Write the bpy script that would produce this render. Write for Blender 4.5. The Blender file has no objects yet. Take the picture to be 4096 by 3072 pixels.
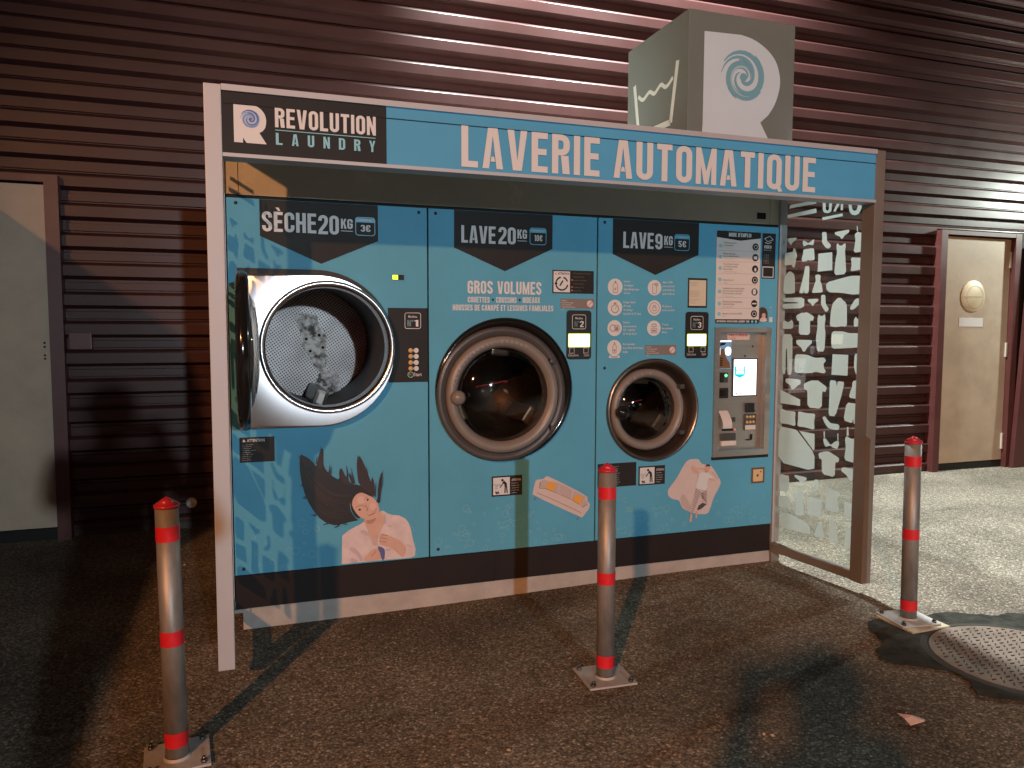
import bpy, bmesh, math, random
from mathutils import Vector, Matrix
random.seed(7)
S = bpy.context.scene
C = S.collection
PI = math.pi

# ------------------------------------------------------------------ camera, world, lamps, exposure
cam_d = bpy.data.cameras.new('Camera')
cam = bpy.data.objects.new('Camera', cam_d); C.objects.link(cam)
cam_d.sensor_fit = 'HORIZONTAL'; cam_d.sensor_width = 36.0
cam_d.lens = 3027.34 / 4096 * 36.0
cam_d.clip_start = 0.01; cam_d.clip_end = 500
yaw, pitch, roll = 0.33283, -0.07211, 0.00207
fw = Vector((math.cos(pitch)*math.sin(yaw), math.cos(pitch)*math.cos(yaw), math.sin(pitch)))
rt = Vector((math.cos(yaw), -math.sin(yaw), 0)); up = rt.cross(fw)
r2 = rt*math.cos(roll) + up*math.sin(roll); u2 = up*math.cos(roll) - rt*math.sin(roll)
cam.matrix_world = Matrix(((r2.x, u2.x, -fw.x, 0.0902), (r2.y, u2.y, -fw.y, -3.7708), (r2.z, u2.z, -fw.z, 1.45), (0, 0, 0, 1)))
S.camera = cam
S.view_settings.view_transform = 'Standard'; S.view_settings.look = 'None'
S.view_settings.exposure = 0.0; S.view_settings.gamma = 1.0
W = bpy.data.worlds.new('World'); S.world = W; W.use_nodes = True
bg = W.node_tree.nodes['Background']
bg.inputs[0].default_value = (0.50, 0.40, 0.45, 1); bg.inputs[1].default_value = 0.010
S.cycles.max_bounces = 6; S.cycles.transparent_max_bounces = 12
S.cycles.sample_clamp_indirect = 3.0
S.cycles.use_denoising = True

def lamp(name, loc, power, col, rad, aim=None, half=None, blend=1.0):
    l = bpy.data.lights.new(name, 'SPOT' if aim else 'POINT'); l.energy = power; l.color = col; l.shadow_soft_size = rad
    o = bpy.data.objects.new(name, l); o.location = loc; C.objects.link(o)
    if aim:
        l.spot_size = math.radians(2*half); l.spot_blend = blend
        o.rotation_euler = (Vector(aim)-Vector(loc)).to_track_quat('-Z', 'Y').to_euler()
    return o
lamp('sodium_street_lamp', (-6.3, -12, 6.0), 5900, (1, .40, .15), .16, (2.0, .2, 1.2), 18)
lamp('car_park_lamp', (1.38, -13.9, 2.66), 2250, (.80, .93, 1.0), .11, (1.6, 0, .9), 21, .8)
lamp('wall_floodlight_lamp', (3.42, 1.6, 5.9), 3000, (.92, 1, .99), .20, (4.4, .5, 0), 52, .5)
lamp('added_wall_lamp', (1.9, 1.72, 5.1), 1350, (.86, 1, 1.0), .07, (2.3, 1.75, 2.9), 48, .8)  # added lamp, brightens the cube's left side and the upper ledges
lamp('door_lamp', (9.3, 1.15, 3.1), 440, (.90, 1, .90), .08)

# ------------------------------------------------------------------ materials
MATS = {}
def mat(name, col, rough=.5, metal=0, spec=.5, noise=0, nscale=8, bump=0, bscale=60, emit=0, coat=0, stretch=None):
    if name in MATS: return MATS[name]
    m = bpy.data.materials.new(name); m.use_nodes = True; n = m.node_tree.nodes; L = m.node_tree.links
    p = n['Principled BSDF']
    p.inputs['Base Color'].default_value = (*col, 1); p.inputs['Roughness'].default_value = rough
    p.inputs['Metallic'].default_value = metal; p.inputs['Specular IOR Level'].default_value = spec
    p.inputs['Coat Weight'].default_value = coat
    if emit:
        p.inputs['Emission Color'].default_value = (*col, 1); p.inputs['Emission Strength'].default_value = emit
    tc = n.new('ShaderNodeTexCoord')
    src = tc.outputs['Object']
    if stretch:
        mp = n.new('ShaderNodeMapping'); mp.inputs['Scale'].default_value = stretch; L.new(src, mp.inputs[0]); src = mp.outputs[0]
    if noise:
        t = n.new('ShaderNodeTexNoise'); t.inputs['Scale'].default_value = nscale; t.inputs['Detail'].default_value = 7; t.inputs['Roughness'].default_value = .65
        L.new(src, t.inputs['Vector'])
        r = n.new('ShaderNodeMapRange'); r.inputs[1].default_value = .28; r.inputs[2].default_value = .72
        r.inputs[3].default_value = 1 - noise; r.inputs[4].default_value = 1 + noise*.7; L.new(t.outputs[0], r.inputs[0])
        mx = n.new('ShaderNodeMix'); mx.data_type = 'RGBA'; mx.blend_type = 'MULTIPLY'; mx.inputs[0].default_value = 1
        mx.inputs[6].default_value = (*col, 1); L.new(r.outputs[0], mx.inputs[7]); L.new(mx.outputs[2], p.inputs['Base Color'])
        r3 = n.new('ShaderNodeMapRange'); r3.inputs[3].default_value = max(.02, rough - .12); r3.inputs[4].default_value = min(1, rough + .12)
        L.new(t.outputs[0], r3.inputs[0]); L.new(r3.outputs[0], p.inputs['Roughness'])
    if bump:
        t2 = n.new('ShaderNodeTexNoise'); t2.inputs['Scale'].default_value = bscale; t2.inputs['Detail'].default_value = 4
        L.new(src, t2.inputs['Vector'])
        b = n.new('ShaderNodeBump'); b.inputs['Strength'].default_value = bump; b.inputs['Distance'].default_value = .004
        L.new(t2.outputs[0], b.inputs['Height']); L.new(b.outputs[0], p.inputs['Normal'])
    MATS[name] = m
    return m

M = dict(
 blue=mat('blue_film', (.095, .375, .58), .5, noise=.10, nscale=2.2, spec=.15),
 blue_h=mat('blue_header_film', (.085, .37, .66), .5, noise=.06, nscale=4, spec=.15),
 lblue=mat('light_blue_film', (.20, .52, .66), .4),
 pblue=mat('price_tag_blue', (.10, .42, .62), .4),
 dark=mat('charcoal_film', (.026, .027, .029), .5, noise=.08, nscale=5, spec=.12),
 black=mat('black_plastic', (.012, .012, .012), .42, noise=.1, nscale=12),
 blackg=mat('black_gloss', (.010, .010, .010), .12),
 seam=mat('black_gap', (.006, .006, .006), .8),
 white=mat('white_film', (.62, .66, .70), .45),
 cream=mat('cream_film', (.74, .72, .66), .5),
 grey_l=mat('light_grey_film', (.60, .63, .66), .45),
 grey_m=mat('grey_film', (.20, .17, .16), .45),
 txtgrey=mat('grey_print', (.25, .25, .25), .5),
 red=mat('red_print', (.60, .06, .05), .45),
 orange=mat('orange_print', (.75, .25, .04), .45),
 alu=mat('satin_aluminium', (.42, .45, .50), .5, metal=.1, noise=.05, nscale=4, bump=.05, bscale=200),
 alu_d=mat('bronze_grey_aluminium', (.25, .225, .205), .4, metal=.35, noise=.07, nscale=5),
 cube=mat('taupe_sign_paint', (.15, .182, .178), .42, noise=.07, nscale=3),
 cubew=mat('translucent_white_sign', (.52, .66, .78), .4, noise=.03, nscale=4),
 fascia=mat('olive_grey_panel', (.58, .57, .50), .24, noise=.08, nscale=4, spec=.6),
 plinth=mat('painted_concrete', (.40, .38, .36), .8, noise=.18, nscale=9, bump=.25, bscale=50),
 kick=mat('black_kick_sheet', (.022, .018, .018), .55, noise=.15, nscale=6, spec=.15),
 steel=mat('stainless_sheet', (.50, .47, .44), .33, metal=.85, noise=.07, nscale=4, stretch=(1, 1, 30)),
 steel_d=mat('dark_steel', (.18, .17, .16), .3, metal=.9),
 chrome=mat('polished_steel', (.85, .84, .86), .24, metal=1),
 bezel=mat('grey_door_plastic', (.20, .185, .175), .36, noise=.06, nscale=10),
 bezel_d=mat('dark_grey_door_plastic', (.065, .06, .06), .36, noise=.08, nscale=9),
 galv=mat('galvanised_steel', (.30, .29, .275), .50, metal=.5, noise=.32, nscale=16, stretch=(1, 1, .35)),
 plate=mat('zinc_base_plate', (.46, .46, .45), .5, metal=.15, noise=.2, nscale=16),
 redband=mat('red_reflective_band', (.62, .018, .03), .38, noise=.08, nscale=30),
 redcap=mat('red_plastic_cap', (.50, .025, .05), .32),
 brown=mat('brown_lacquered_sheet', (.050, .0205, .0190), .36, noise=.14, nscale=1.7, spec=.3, bump=.06, bscale=6),
 brownf=mat('brown_frame_paint', (.085, .025, .023), .42, noise=.12, nscale=8),
 door=mat('beige_door_paint', (.45, .36, .27), .55, noise=.16, nscale=3.5, bump=.10, bscale=300),
 signcream=mat('cream_sign_plastic', (.62, .52, .36), .45),
 paper=mat('white_paper', (.62, .60, .60), .7),
 frost=None, glass=None,
 skin=mat('printed_skin', (.60, .39, .32), .5, noise=.10, nscale=18), skin_d=mat('printed_skin_shade', (.42, .23, .17), .5),
 skin_l=mat('printed_skin_light', (.66, .46, .39), .5),
 lips=mat('printed_lips', (.45, .09, .08), .5), eye=mat('printed_eye', (.05, .03, .025), .5),
 shirt=mat('printed_shirt', (.64, .56, .58), .5, noise=.16, nscale=16), shirt_d=mat('printed_shirt_shade', (.52, .42, .47), .5),
 navy=mat('printed_navy_top', (.10, .11, .28), .5),
 hair=mat('printed_hair', (.014, .008, .007), .5, noise=.45, nscale=7, stretch=(9, 1, 1.4)),
 hair2=mat('printed_hair_brown', (.034, .015, .012), .5, noise=.4, nscale=7, stretch=(9, 1, 1.4)),
 sofa=mat('printed_sofa', (.58, .51, .51), .5, noise=.05, nscale=20), sofa_d=mat('printed_sofa_shade', (.47, .40, .40), .5),
 sofa_l=mat('printed_sofa_seam', (.16, .08, .06), .5), cush=mat('printed_yellow_cushion', (.72, .36, .06), .5),
 cushg=mat('printed_grey_cushion', (.47, .41, .38), .5),
 stripe=mat('printed_stripe', (.07, .06, .08), .5), stripe_l=mat('printed_stripe_light', (.50, .44, .46), .5),
 bubble=mat('printed_bubble', (.21, .48, .57), .4),
 swirl_n=mat('swirl_navy', (.04, .09, .36), .4), swirl_b=mat('swirl_blue', (.14, .27, .58), .4), swirl_l=mat('swirl_pale', (.40, .50, .72), .4),
 swirl_t=mat('swirl_teal', (.16, .38, .50), .4), swirl_tl=mat('swirl_teal_pale', (.36, .53, .62), .4),
 yellow=mat('amber_button', (.62, .44, .18), .4), green=mat('green_button', (.02, .12, .06), .4),
 ochre=mat('cream_socket', (.60, .48, .26), .5), wood=mat('brown_socket_frame', (.14, .07, .04), .5),
 screen=mat('lit_display', (1, 1, .78), .4, emit=3.2), screen_edge=mat('lit_display_edge', (.55, .72, .03), .4, emit=.75),
 digits=mat('lit_digits', (.62, .85, .02), .4, emit=2.2), screenw=mat('lit_touch_screen', (.93, .98, 1), .3, emit=1.6),
 screenb=mat('lit_touch_screen_blue', (.0, .55, .68), .3, emit=.9), led=mat('green_led', (.1, .9, .3), .4, emit=2.5), ledr=mat('red_led', (.9, .15, .12), .4, emit=1.0),
 screenk=mat('lit_reader_glow', (.75, .88, 1), .3, emit=1.7), screenk2=mat('reader_blue', (.16, .33, .55), .25, emit=.25),
 copper=mat('reader_copper', (.30, .16, .08), .3, metal=.5),
 manhole=mat('worn_cast_iron', (.20, .15, .115), .75, metal=.05, noise=.45, nscale=11, bump=.3, bscale=90),
 manhole_d=mat('dirty_iron', (.035, .03, .025), .85),
 patch=mat('dark_asphalt_patch', (.045, .045, .038), .95, noise=.7, nscale=14, bump=1.0, bscale=45, spec=.1),
 litter=mat('paper_scrap', (.82, .60, .55), .7, noise=.1, nscale=30),
 stone=mat('pale_pebble', (.50, .40, .30), .8, noise=.2, nscale=60),
 cloth=mat('dark_jacket', (.035, .035, .045), .8), jeans=mat('dark_jeans', (.03, .04, .07), .85), face=mat('skin', (.55, .33, .25), .55), phair=mat('dark_hair', (.02, .015, .012), .7), phone=mat('black_phone', (.01, .01, .012), .15),
 shop=mat('pale_shop_cladding', (.30, .28, .26), .6, noise=.1), shopred=mat('lit_red_fascia', (1, .07, .05), .5, emit=2.5), shopwin=mat('lit_shop_window', (1, .95, .85), .5, emit=1.2),
)

def schlick(n, L, f0):
    """mirror share of a thin pane, the same from either side"""
    ge = n.new('ShaderNodeNewGeometry'); d = n.new('ShaderNodeVectorMath'); d.operation = 'DOT_PRODUCT'
    L.new(ge.outputs['Normal'], d.inputs[0]); L.new(ge.outputs['Incoming'], d.inputs[1])
    ops = (('ABSOLUTE', None), ('SUBTRACT', 1.0), ('POWER', 5.0), ('MULTIPLY', 1-f0), ('ADD', f0)); prev = d.outputs['Value']
    for op, val in ops:
        m = n.new('ShaderNodeMath'); m.operation = op
        if op == 'SUBTRACT': m.inputs[0].default_value = 1.0; L.new(prev, m.inputs[1])
        else:
            L.new(prev, m.inputs[0])
            if val is not None: m.inputs[1].default_value = val
        prev = m.outputs[0]
    class O: pass
    o = O(); o.outputs = [prev]; return o
def glass_mat():
    m = bpy.data.materials.new('clear_side_glass'); m.use_nodes = True; n = m.node_tree.nodes; L = m.node_tree.links
    n.remove(n['Principled BSDF']); out = n['Material Output']
    t = n.new('ShaderNodeBsdfTransparent'); t.inputs[0].default_value = (.90, .94, .91, 1)
    g = n.new('ShaderNodeBsdfGlossy'); g.inputs[0].default_value = (1, 1, 1, 1); g.inputs['Roughness'].default_value = .02
    f = schlick(n, L, .045)
    mx = n.new('ShaderNodeMixShader'); L.new(f.outputs[0], mx.inputs[0]); L.new(t.outputs[0], mx.inputs[1]); L.new(g.outputs[0], mx.inputs[2])
    dz = n.new('ShaderNodeBsdfDiffuse'); dz.inputs[0].default_value = (.75, .78, .74, 1); tc = n.new('ShaderNodeTexCoord'); t4 = n.new('ShaderNodeTexNoise'); t4.inputs['Scale'].default_value = 3; t4.inputs['Detail'].default_value = 6
    L.new(tc.outputs['Object'], t4.inputs['Vector']); r4 = n.new('ShaderNodeMapRange'); r4.inputs[1].default_value = .3; r4.inputs[2].default_value = .8; r4.inputs[3].default_value = .008; r4.inputs[4].default_value = .05; L.new(t4.outputs[0], r4.inputs[0])
    m2 = n.new('ShaderNodeMixShader'); L.new(r4.outputs[0], m2.inputs[0]); L.new(mx.outputs[0], m2.inputs[1]); L.new(dz.outputs[0], m2.inputs[2]); L.new(m2.outputs[0], out.inputs[0])
    return m
def frost_mat():
    m = bpy.data.materials.new('frosted_film'); m.use_nodes = True; n = m.node_tree.nodes; L = m.node_tree.links
    n.remove(n['Principled BSDF']); out = n['Material Output']
    t = n.new('ShaderNodeBsdfTransparent'); t.inputs[0].default_value = (.75, .78, .75, 1)
    d = n.new('ShaderNodeBsdfDiffuse'); d.inputs[0].default_value = (.80, .90, .92, 1)
    tl = n.new('ShaderNodeBsdfTranslucent'); tl.inputs[0].default_value = (.86, .97, 1.0, 1)
    a = n.new('ShaderNodeMixShader'); a.inputs[0].default_value = .62; L.new(d.outputs[0], a.inputs[1]); L.new(tl.outputs[0], a.inputs[2])
    b = n.new('ShaderNodeMixShader'); b.inputs[0].default_value = .92; L.new(t.outputs[0], b.inputs[1]); L.new(a.outputs[0], b.inputs[2]); L.new(b.outputs[0], out.inputs[0])
    return m
def dome_mat():
    m = bpy.data.materials.new('smoked_door_glass'); m.use_nodes = True; n = m.node_tree.nodes; L = m.node_tree.links
    n.remove(n['Principled BSDF']); out = n['Material Output']
    t = n.new('ShaderNodeBsdfTransparent'); t.inputs[0].default_value = (.42, .39, .36, 1)
    g = n.new('ShaderNodeBsdfGlossy'); g.inputs['Roughness'].default_value = .04
    f = schlick(n, L, .06)
    mx = n.new('ShaderNodeMixShader'); L.new(f.outputs[0], mx.inputs[0]); L.new(t.outputs[0], mx.inputs[1]); L.new(g.outputs[0], mx.inputs[2]); L.new(mx.outputs[0], out.inputs[0])
    return m
def radial_steel():
    m = bpy.data.materials.new('brushed_radial_steel'); m.use_nodes = True; n = m.node_tree.nodes; L = m.node_tree.links
    p = n['Principled BSDF']; p.inputs['Base Color'].default_value = (.90, .88, .91, 1); p.inputs['Metallic'].default_value = 1
    p.inputs['Roughness'].default_value = .30; p.inputs['Anisotropic'].default_value = .2
    tg = n.new('ShaderNodeTangent'); tg.direction_type = 'RADIAL'; tg.axis = 'Y'; L.new(tg.outputs[0], p.inputs['Tangent'])
    return m
def drum_mat():
    m = bpy.data.materials.new('perforated_drum_steel'); m.use_nodes = True; n = m.node_tree.nodes; L = m.node_tree.links
    p = n['Principled BSDF']; p.inputs['Metallic'].default_value = .35; p.inputs['Roughness'].default_value = .5
    tc = n.new('ShaderNodeTexCoord'); mp = n.new('ShaderNodeMapping'); mp.inputs['Rotation'].default_value = (0, .6, 0); mp.inputs['Scale'].default_value = (1, .0001, 1)
    L.new(tc.outputs['Object'], mp.inputs[0])
    v = n.new('ShaderNodeTexVoronoi'); v.inputs['Scale'].default_value = 68; v.inputs['Randomness'].default_value = 0; L.new(mp.outputs[0], v.inputs['Vector'])
    r = n.new('ShaderNodeMapRange'); r.inputs[1].default_value = .26; r.inputs[2].default_value = .36; L.new(v.outputs['Distance'], r.inputs[0])
    t = n.new('ShaderNodeTexNoise'); t.inputs['Scale'].default_value = 5; t.inputs['Detail'].default_value = 8; L.new(tc.outputs['Object'], t.inputs['Vector'])
    cr = n.new('ShaderNodeValToRGB'); cr.color_ramp.elements[0].position = .3; cr.color_ramp.elements[0].color = (.34, .33, .34, 1); cr.color_ramp.elements[1].position = .68; cr.color_ramp.elements[1].color = (.72, .71, .73, 1)
    L.new(t.outputs[0], cr.inputs[0])
    mx = n.new('ShaderNodeMix'); mx.data_type = 'RGBA'; mx.inputs[6].default_value = (.015, .014, .014, 1); L.new(r.outputs[0], mx.inputs[0]); L.new(cr.outputs[0], mx.inputs[7]); L.new(mx.outputs[2], p.inputs['Base Color'])
    return m
def spoke_mat():
    m = bpy.data.materials.new('limescaled_plate'); m.use_nodes = True; n = m.node_tree.nodes; L = m.node_tree.links
    p = n['Principled BSDF']; p.inputs['Roughness'].default_value = .6
    tc = n.new('ShaderNodeTexCoord'); t = n.new('ShaderNodeTexNoise'); t.inputs['Scale'].default_value = 17; t.inputs['Detail'].default_value = 8; t.inputs['Roughness'].default_value = .7
    L.new(tc.outputs['Object'], t.inputs['Vector'])
    cr = n.new('ShaderNodeValToRGB'); cr.color_ramp.elements[0].position = .40; cr.color_ramp.elements[0].color = (.06, .05, .045, 1); cr.color_ramp.elements[1].position = .56; cr.color_ramp.elements[1].color = (.85, .83, .82, 1)
    L.new(t.outputs[0], cr.inputs[0]); L.new(cr.outputs[0], p.inputs['Base Color'])
    return m
def asphalt_mat():
    m = bpy.data.materials.new('gravel_asphalt'); m.use_nodes = True; n = m.node_tree.nodes; L = m.node_tree.links
    p = n['Principled BSDF']; p.inputs['Roughness'].default_value = .9; p.inputs['Specular IOR Level'].default_value = .12
    tc = n.new('ShaderNodeTexCoord')
    v = n.new('ShaderNodeTexVoronoi'); v.inputs['Scale'].default_value = 105; v.inputs['Randomness'].default_value = 1; L.new(tc.outputs['Object'], v.inputs['Vector'])
    sp = n.new('ShaderNodeSeparateColor'); L.new(v.outputs['Color'], sp.inputs[0])
    cr = n.new('ShaderNodeValToRGB'); e = cr.color_ramp.elements
    e[0].position = 0; e[0].color = (.17, .142, .11, 1); e[1].position = 1; e[1].color = (.66, .585, .47, 1)
    for pos, c in ((.45, (.25, .215, .17, 1)), (.75, (.33, .29, .23, 1)), (.94, (.44, .39, .31, 1))):
        x = e.new(pos); x.color = c
    L.new(sp.outputs[0], cr.inputs[0])
    t = n.new('ShaderNodeTexNoise'); t.inputs['Scale'].default_value = 1.6; t.inputs['Detail'].default_value = 6; L.new(tc.outputs['Object'], t.inputs['Vector'])
    mr = n.new('ShaderNodeMapRange'); mr.inputs[1].default_value = .3; mr.inputs[2].default_value = .7; mr.inputs[3].default_value = .72; mr.inputs[4].default_value = 1.15; L.new(t.outputs[0], mr.inputs[0])
    ed = n.new('ShaderNodeMapRange'); ed.inputs[1].default_value = .30; ed.inputs[2].default_value = .75; ed.inputs[3].default_value = 1.0; ed.inputs[4].default_value = .5; L.new(v.outputs['Distance'], ed.inputs[0])
    tS = n.new('ShaderNodeTexNoise'); tS.inputs['Scale'].default_value = .55; tS.inputs['Detail'].default_value = 5; tS.inputs['Distortion'].default_value = .8; L.new(tc.outputs['Object'], tS.inputs['Vector'])
    mS = n.new('ShaderNodeMapRange'); mS.inputs[1].default_value = .36; mS.inputs[2].default_value = .56; mS.inputs[3].default_value = .55; mS.inputs[4].default_value = 1.0; L.new(tS.outputs[0], mS.inputs[0])
    mE = n.new('ShaderNodeMath'); mE.operation = 'MULTIPLY'; L.new(mS.outputs[0], mE.inputs[0]); L.new(ed.outputs[0], mE.inputs[1])
    mm = n.new('ShaderNodeMath'); mm.operation = 'MULTIPLY'; L.new(mr.outputs[0], mm.inputs[0]); L.new(mE.outputs[0], mm.inputs[1])
    mx = n.new('ShaderNodeMix'); mx.data_type = 'RGBA'; mx.blend_type = 'MULTIPLY'; mx.inputs[0].default_value = 1; L.new(cr.outputs[0], mx.inputs[6]); L.new(mm.outputs[0], mx.inputs[7]); L.new(mx.outputs[2], p.inputs['Base Color'])
    b = n.new('ShaderNodeBump'); b.inputs['Strength'].default_value = .5; b.inputs['Distance'].default_value = .004; b.invert = True
    t3 = n.new('ShaderNodeTexNoise'); t3.inputs['Scale'].default_value = 40; t3.inputs['Detail'].default_value = 5; L.new(tc.outputs['Object'], t3.inputs['Vector'])
    ad = n.new('ShaderNodeMath'); ad.operation = 'SUBTRACT'; L.new(v.outputs['Distance'], ad.inputs[0]); L.new(t3.outputs[0], ad.inputs[1])
    L.new(ad.outputs[0], b.inputs['Height']); L.new(b.outputs[0], p.inputs['Normal'])
    return m
M['glass'] = glass_mat(); M['frost'] = frost_mat(); M['dome'] = dome_mat(); M['rsteel'] = radial_steel(); M['drum'] = drum_mat(); M['spoke'] = spoke_mat(); M['asphalt'] = asphalt_mat()

# ------------------------------------------------------------------ object helpers
def thing(name, label, cat, loc=(0, 0, 0), group=None):
    o = bpy.data.objects.new(name, None); C.objects.link(o); o.location = loc
    o.empty_display_size = .1
    o['label'] = label; o['category'] = cat
    if group: o['group'] = group
    return o
def off(parent):
    v = Vector((0, 0, 0)); p = parent
    while p is not None: v += p.location; p = p.parent
    return v
def obj(name, bm, m, parent=None, smooth=False, kind=None, local=False, label=None):
    me = bpy.data.meshes.new(name); bmesh.ops.recalc_face_normals(bm, faces=bm.faces[:]) if not getattr(bm, 'keep', False) else None
    bm.to_mesh(me); bm.free()
    if not isinstance(m, (list, tuple)): m = [m]
    for x in m: me.materials.append(x)
    if smooth:
        for p in me.polygons: p.use_smooth = True
    o = bpy.data.objects.new(name, me); C.objects.link(o)
    if parent is not None and not kind: PARTS.append(o)
    if parent is not None:
        o.parent = parent
        if not local: o.location = -off(parent)
    if kind: o['kind'] = kind
    if label: o['label'] = label
    return o
def tag(o, label, cat, group=None):
    o['label'] = label; o['category'] = cat
    if group: o['group'] = group
    return o
PARTS = []
def B(): return bmesh.new()
def box(bm, x0, y0, z0, x1, y1, z1, mi=0, bev=0):
    vs = [bm.verts.new(p) for p in ((x0,y0,z0),(x1,y0,z0),(x1,y1,z0),(x0,y1,z0),(x0,y0,z1),(x1,y0,z1),(x1,y1,z1),(x0,y1,z1))]
    fs = []
    for f in ((0,3,2,1),(4,5,6,7),(0,1,5,4),(1,2,6,5),(2,3,7,6),(3,0,4,7)):
        q = bm.faces.new([vs[i] for i in f]); q.material_index = mi; fs.append(q)
    if bev:
        es = list({e for f in fs for e in f.edges})
        r = bmesh.ops.bevel(bm, geom=es, offset=bev, segments=2, affect='EDGES', profile=.7)
        for f in r['faces']: f.material_index = mi
    return bm
def lathe(bm, cx, cz, prof, n=64, y=0, mi=0, a0=0, a1=2*PI, close=True):
    """profile of (radius, y) swept about the axis through (cx, cz) along y"""
    rings = []
    for k in range(n if close else n+1):
        a = a0 + (a1-a0)*k/n
        rings.append([bm.verts.new((cx + r*math.cos(a), y + yy, cz + r*math.sin(a))) for r, yy in prof])
    m = len(rings)
    for k in range(m if close else m-1):
        A, Bq = rings[k], rings[(k+1) % m]
        for i in range(len(prof)-1):
            try:
                f = bm.faces.new((A[i], Bq[i], Bq[i+1], A[i+1])); f.material_index = mi; f.smooth = True
            except ValueError: pass
    return bm
def disc(bm, cx, cz, r, y, n=48, rz=None, mi=0):
    rz = rz or r
    f = bm.faces.new([bm.verts.new((cx + r*math.cos(2*PI*k/n), y, cz + rz*math.sin(2*PI*k/n))) for k in range(n)]); f.material_index = mi
    return bm
def circ(cx, cz, r, n=48): return [(cx + r*math.cos(2*PI*k/n), cz + r*math.sin(2*PI*k/n)) for k in range(n)]
def smooth_pts(pts, it=2, closed=True):
    for _ in range(it):
        out = []
        n = len(pts)
        for i in range(n if closed else n-1):
            a, b = pts[i], pts[(i+1) % n]
            out += [(a[0]*.75+b[0]*.25, a[1]*.75+b[1]*.25), (a[0]*.25+b[0]*.75, a[1]*.25+b[1]*.75)]
        if not closed: out = [pts[0]] + out + [pts[-1]]
        pts = out
    return pts
def soft_pts(pts, k=.16):
    out = []
    for i in range(len(pts)):
        p, a, b = pts[i], pts[i-1], pts[(i+1) % len(pts)]
        out += [(p[0]+(a[0]-p[0])*k, p[1]+(a[1]-p[1])*k), (p[0]+(b[0]-p[0])*k, p[1]+(b[1]-p[1])*k)]
    return out
# a "plane" maps 2-D drawing coordinates (a, b) and a height h towards the viewer to 3-D
def PY(y=0): return lambda a, b, h=0: (a, y - h, b)
def PX(x, s=-1): return lambda a, b, h=0: (x + s*h, a, b)
def PZ(z): return lambda a, b, h=0: (a, b, z + h)
def poly(bm, P, pts, h=0, mi=0):
    f = bm.faces.new([bm.verts.new(P(a, b, h)) for a, b in pts]); f.material_index = mi
    return bm
def holed(bm, P, outer, holes, h=0, mi=0):
    es = []
    for loop in [outer] + list(holes):
        vs = [bm.verts.new(P(a, b, h)) for a, b in loop]
        es += [bm.edges.new((vs[i], vs[(i+1) % len(vs)])) for i in range(len(vs))]
    r = bmesh.ops.triangle_fill(bm, use_beauty=True, use_dissolve=False, edges=es)
    for g in r['geom']:
        if isinstance(g, bmesh.types.BMFace): g.material_index = mi
    return bm
def rect(x0, z0, x1, z1): return [(x0, z0), (x1, z0), (x1, z1), (x0, z1)]
def rrect(x0, z0, x1, z1, r, n=5):
    out = []
    for cx, cz, a in ((x1-r, z0+r, -PI/2), (x1-r, z1-r, 0), (x0+r, z1-r, PI/2), (x0+r, z0+r, PI)):
        out += [(cx + r*math.cos(a + PI/2*k/n), cz + r*math.sin(a + PI/2*k/n)) for k in range(n+1)]
    return out
def stroke_pts(pts, t, closed=False):
    n = len(pts); Lf, R = [], []
    for i in range(n):
        p = Vector(pts[i]); 
        a = Vector(pts[i-1]) if (i > 0 or closed) else None
        b = Vector(pts[(i+1) % n]) if (i < n-1 or closed) else None
        d1 = (p-a).normalized() if a is not None and (p-a).length > 1e-9 else None
        d2 = (b-p).normalized() if b is not None and (b-p).length > 1e-9 else None
        if d1 is None: d1 = d2
        if d2 is None: d2 = d1
        n1 = Vector((-d1.y, d1.x)); n2 = Vector((-d2.y, d2.x)); m = n1 + n2
        m = m.normalized() if m.length > 1e-6 else n1
        tt = t(i/(n-1)) if callable(t) else t
        k = tt/2/max(.35, m.dot(n1))
        Lf.append(tuple(p + m*k)); R.append(tuple(p - m*k))
    return Lf, R
def stroke(bm, P, pts, t, h=0, closed=False, mi=0):
    Lf, R = stroke_pts(pts, t, closed)
    vl = [bm.verts.new(P(*q, h)) for q in Lf]; vr = [bm.verts.new(P(*q, h)) for q in R]
    n = len(pts)
    for i in range(n if closed else n-1):
        j = (i+1) % n
        f = bm.faces.new((vl[i], vr[i], vr[j], vl[j])); f.material_index = mi
    return bm
def tube(bm, p0, p1, r0, r1=None, n=16, mi=0, cap=True):
    r1 = r0 if r1 is None else r1
    p0, p1 = Vector(p0), Vector(p1); d = (p1-p0).normalized()
    u = d.orthogonal().normalized(); v = d.cross(u)
    A = [bm.verts.new(p0 + (u*math.cos(2*PI*k/n) + v*math.sin(2*PI*k/n))*r0) for k in range(n)]
    Bv = [bm.verts.new(p1 + (u*math.cos(2*PI*k/n) + v*math.sin(2*PI*k/n))*r1) for k in range(n)]
    for k in range(n):
        f = bm.faces.new((A[k], A[(k+1) % n], Bv[(k+1) % n], Bv[k])); f.smooth = True; f.material_index = mi
    if cap:
        for q in (A[::-1], Bv): f = bm.faces.new(q); f.material_index = mi
    return bm

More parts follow.
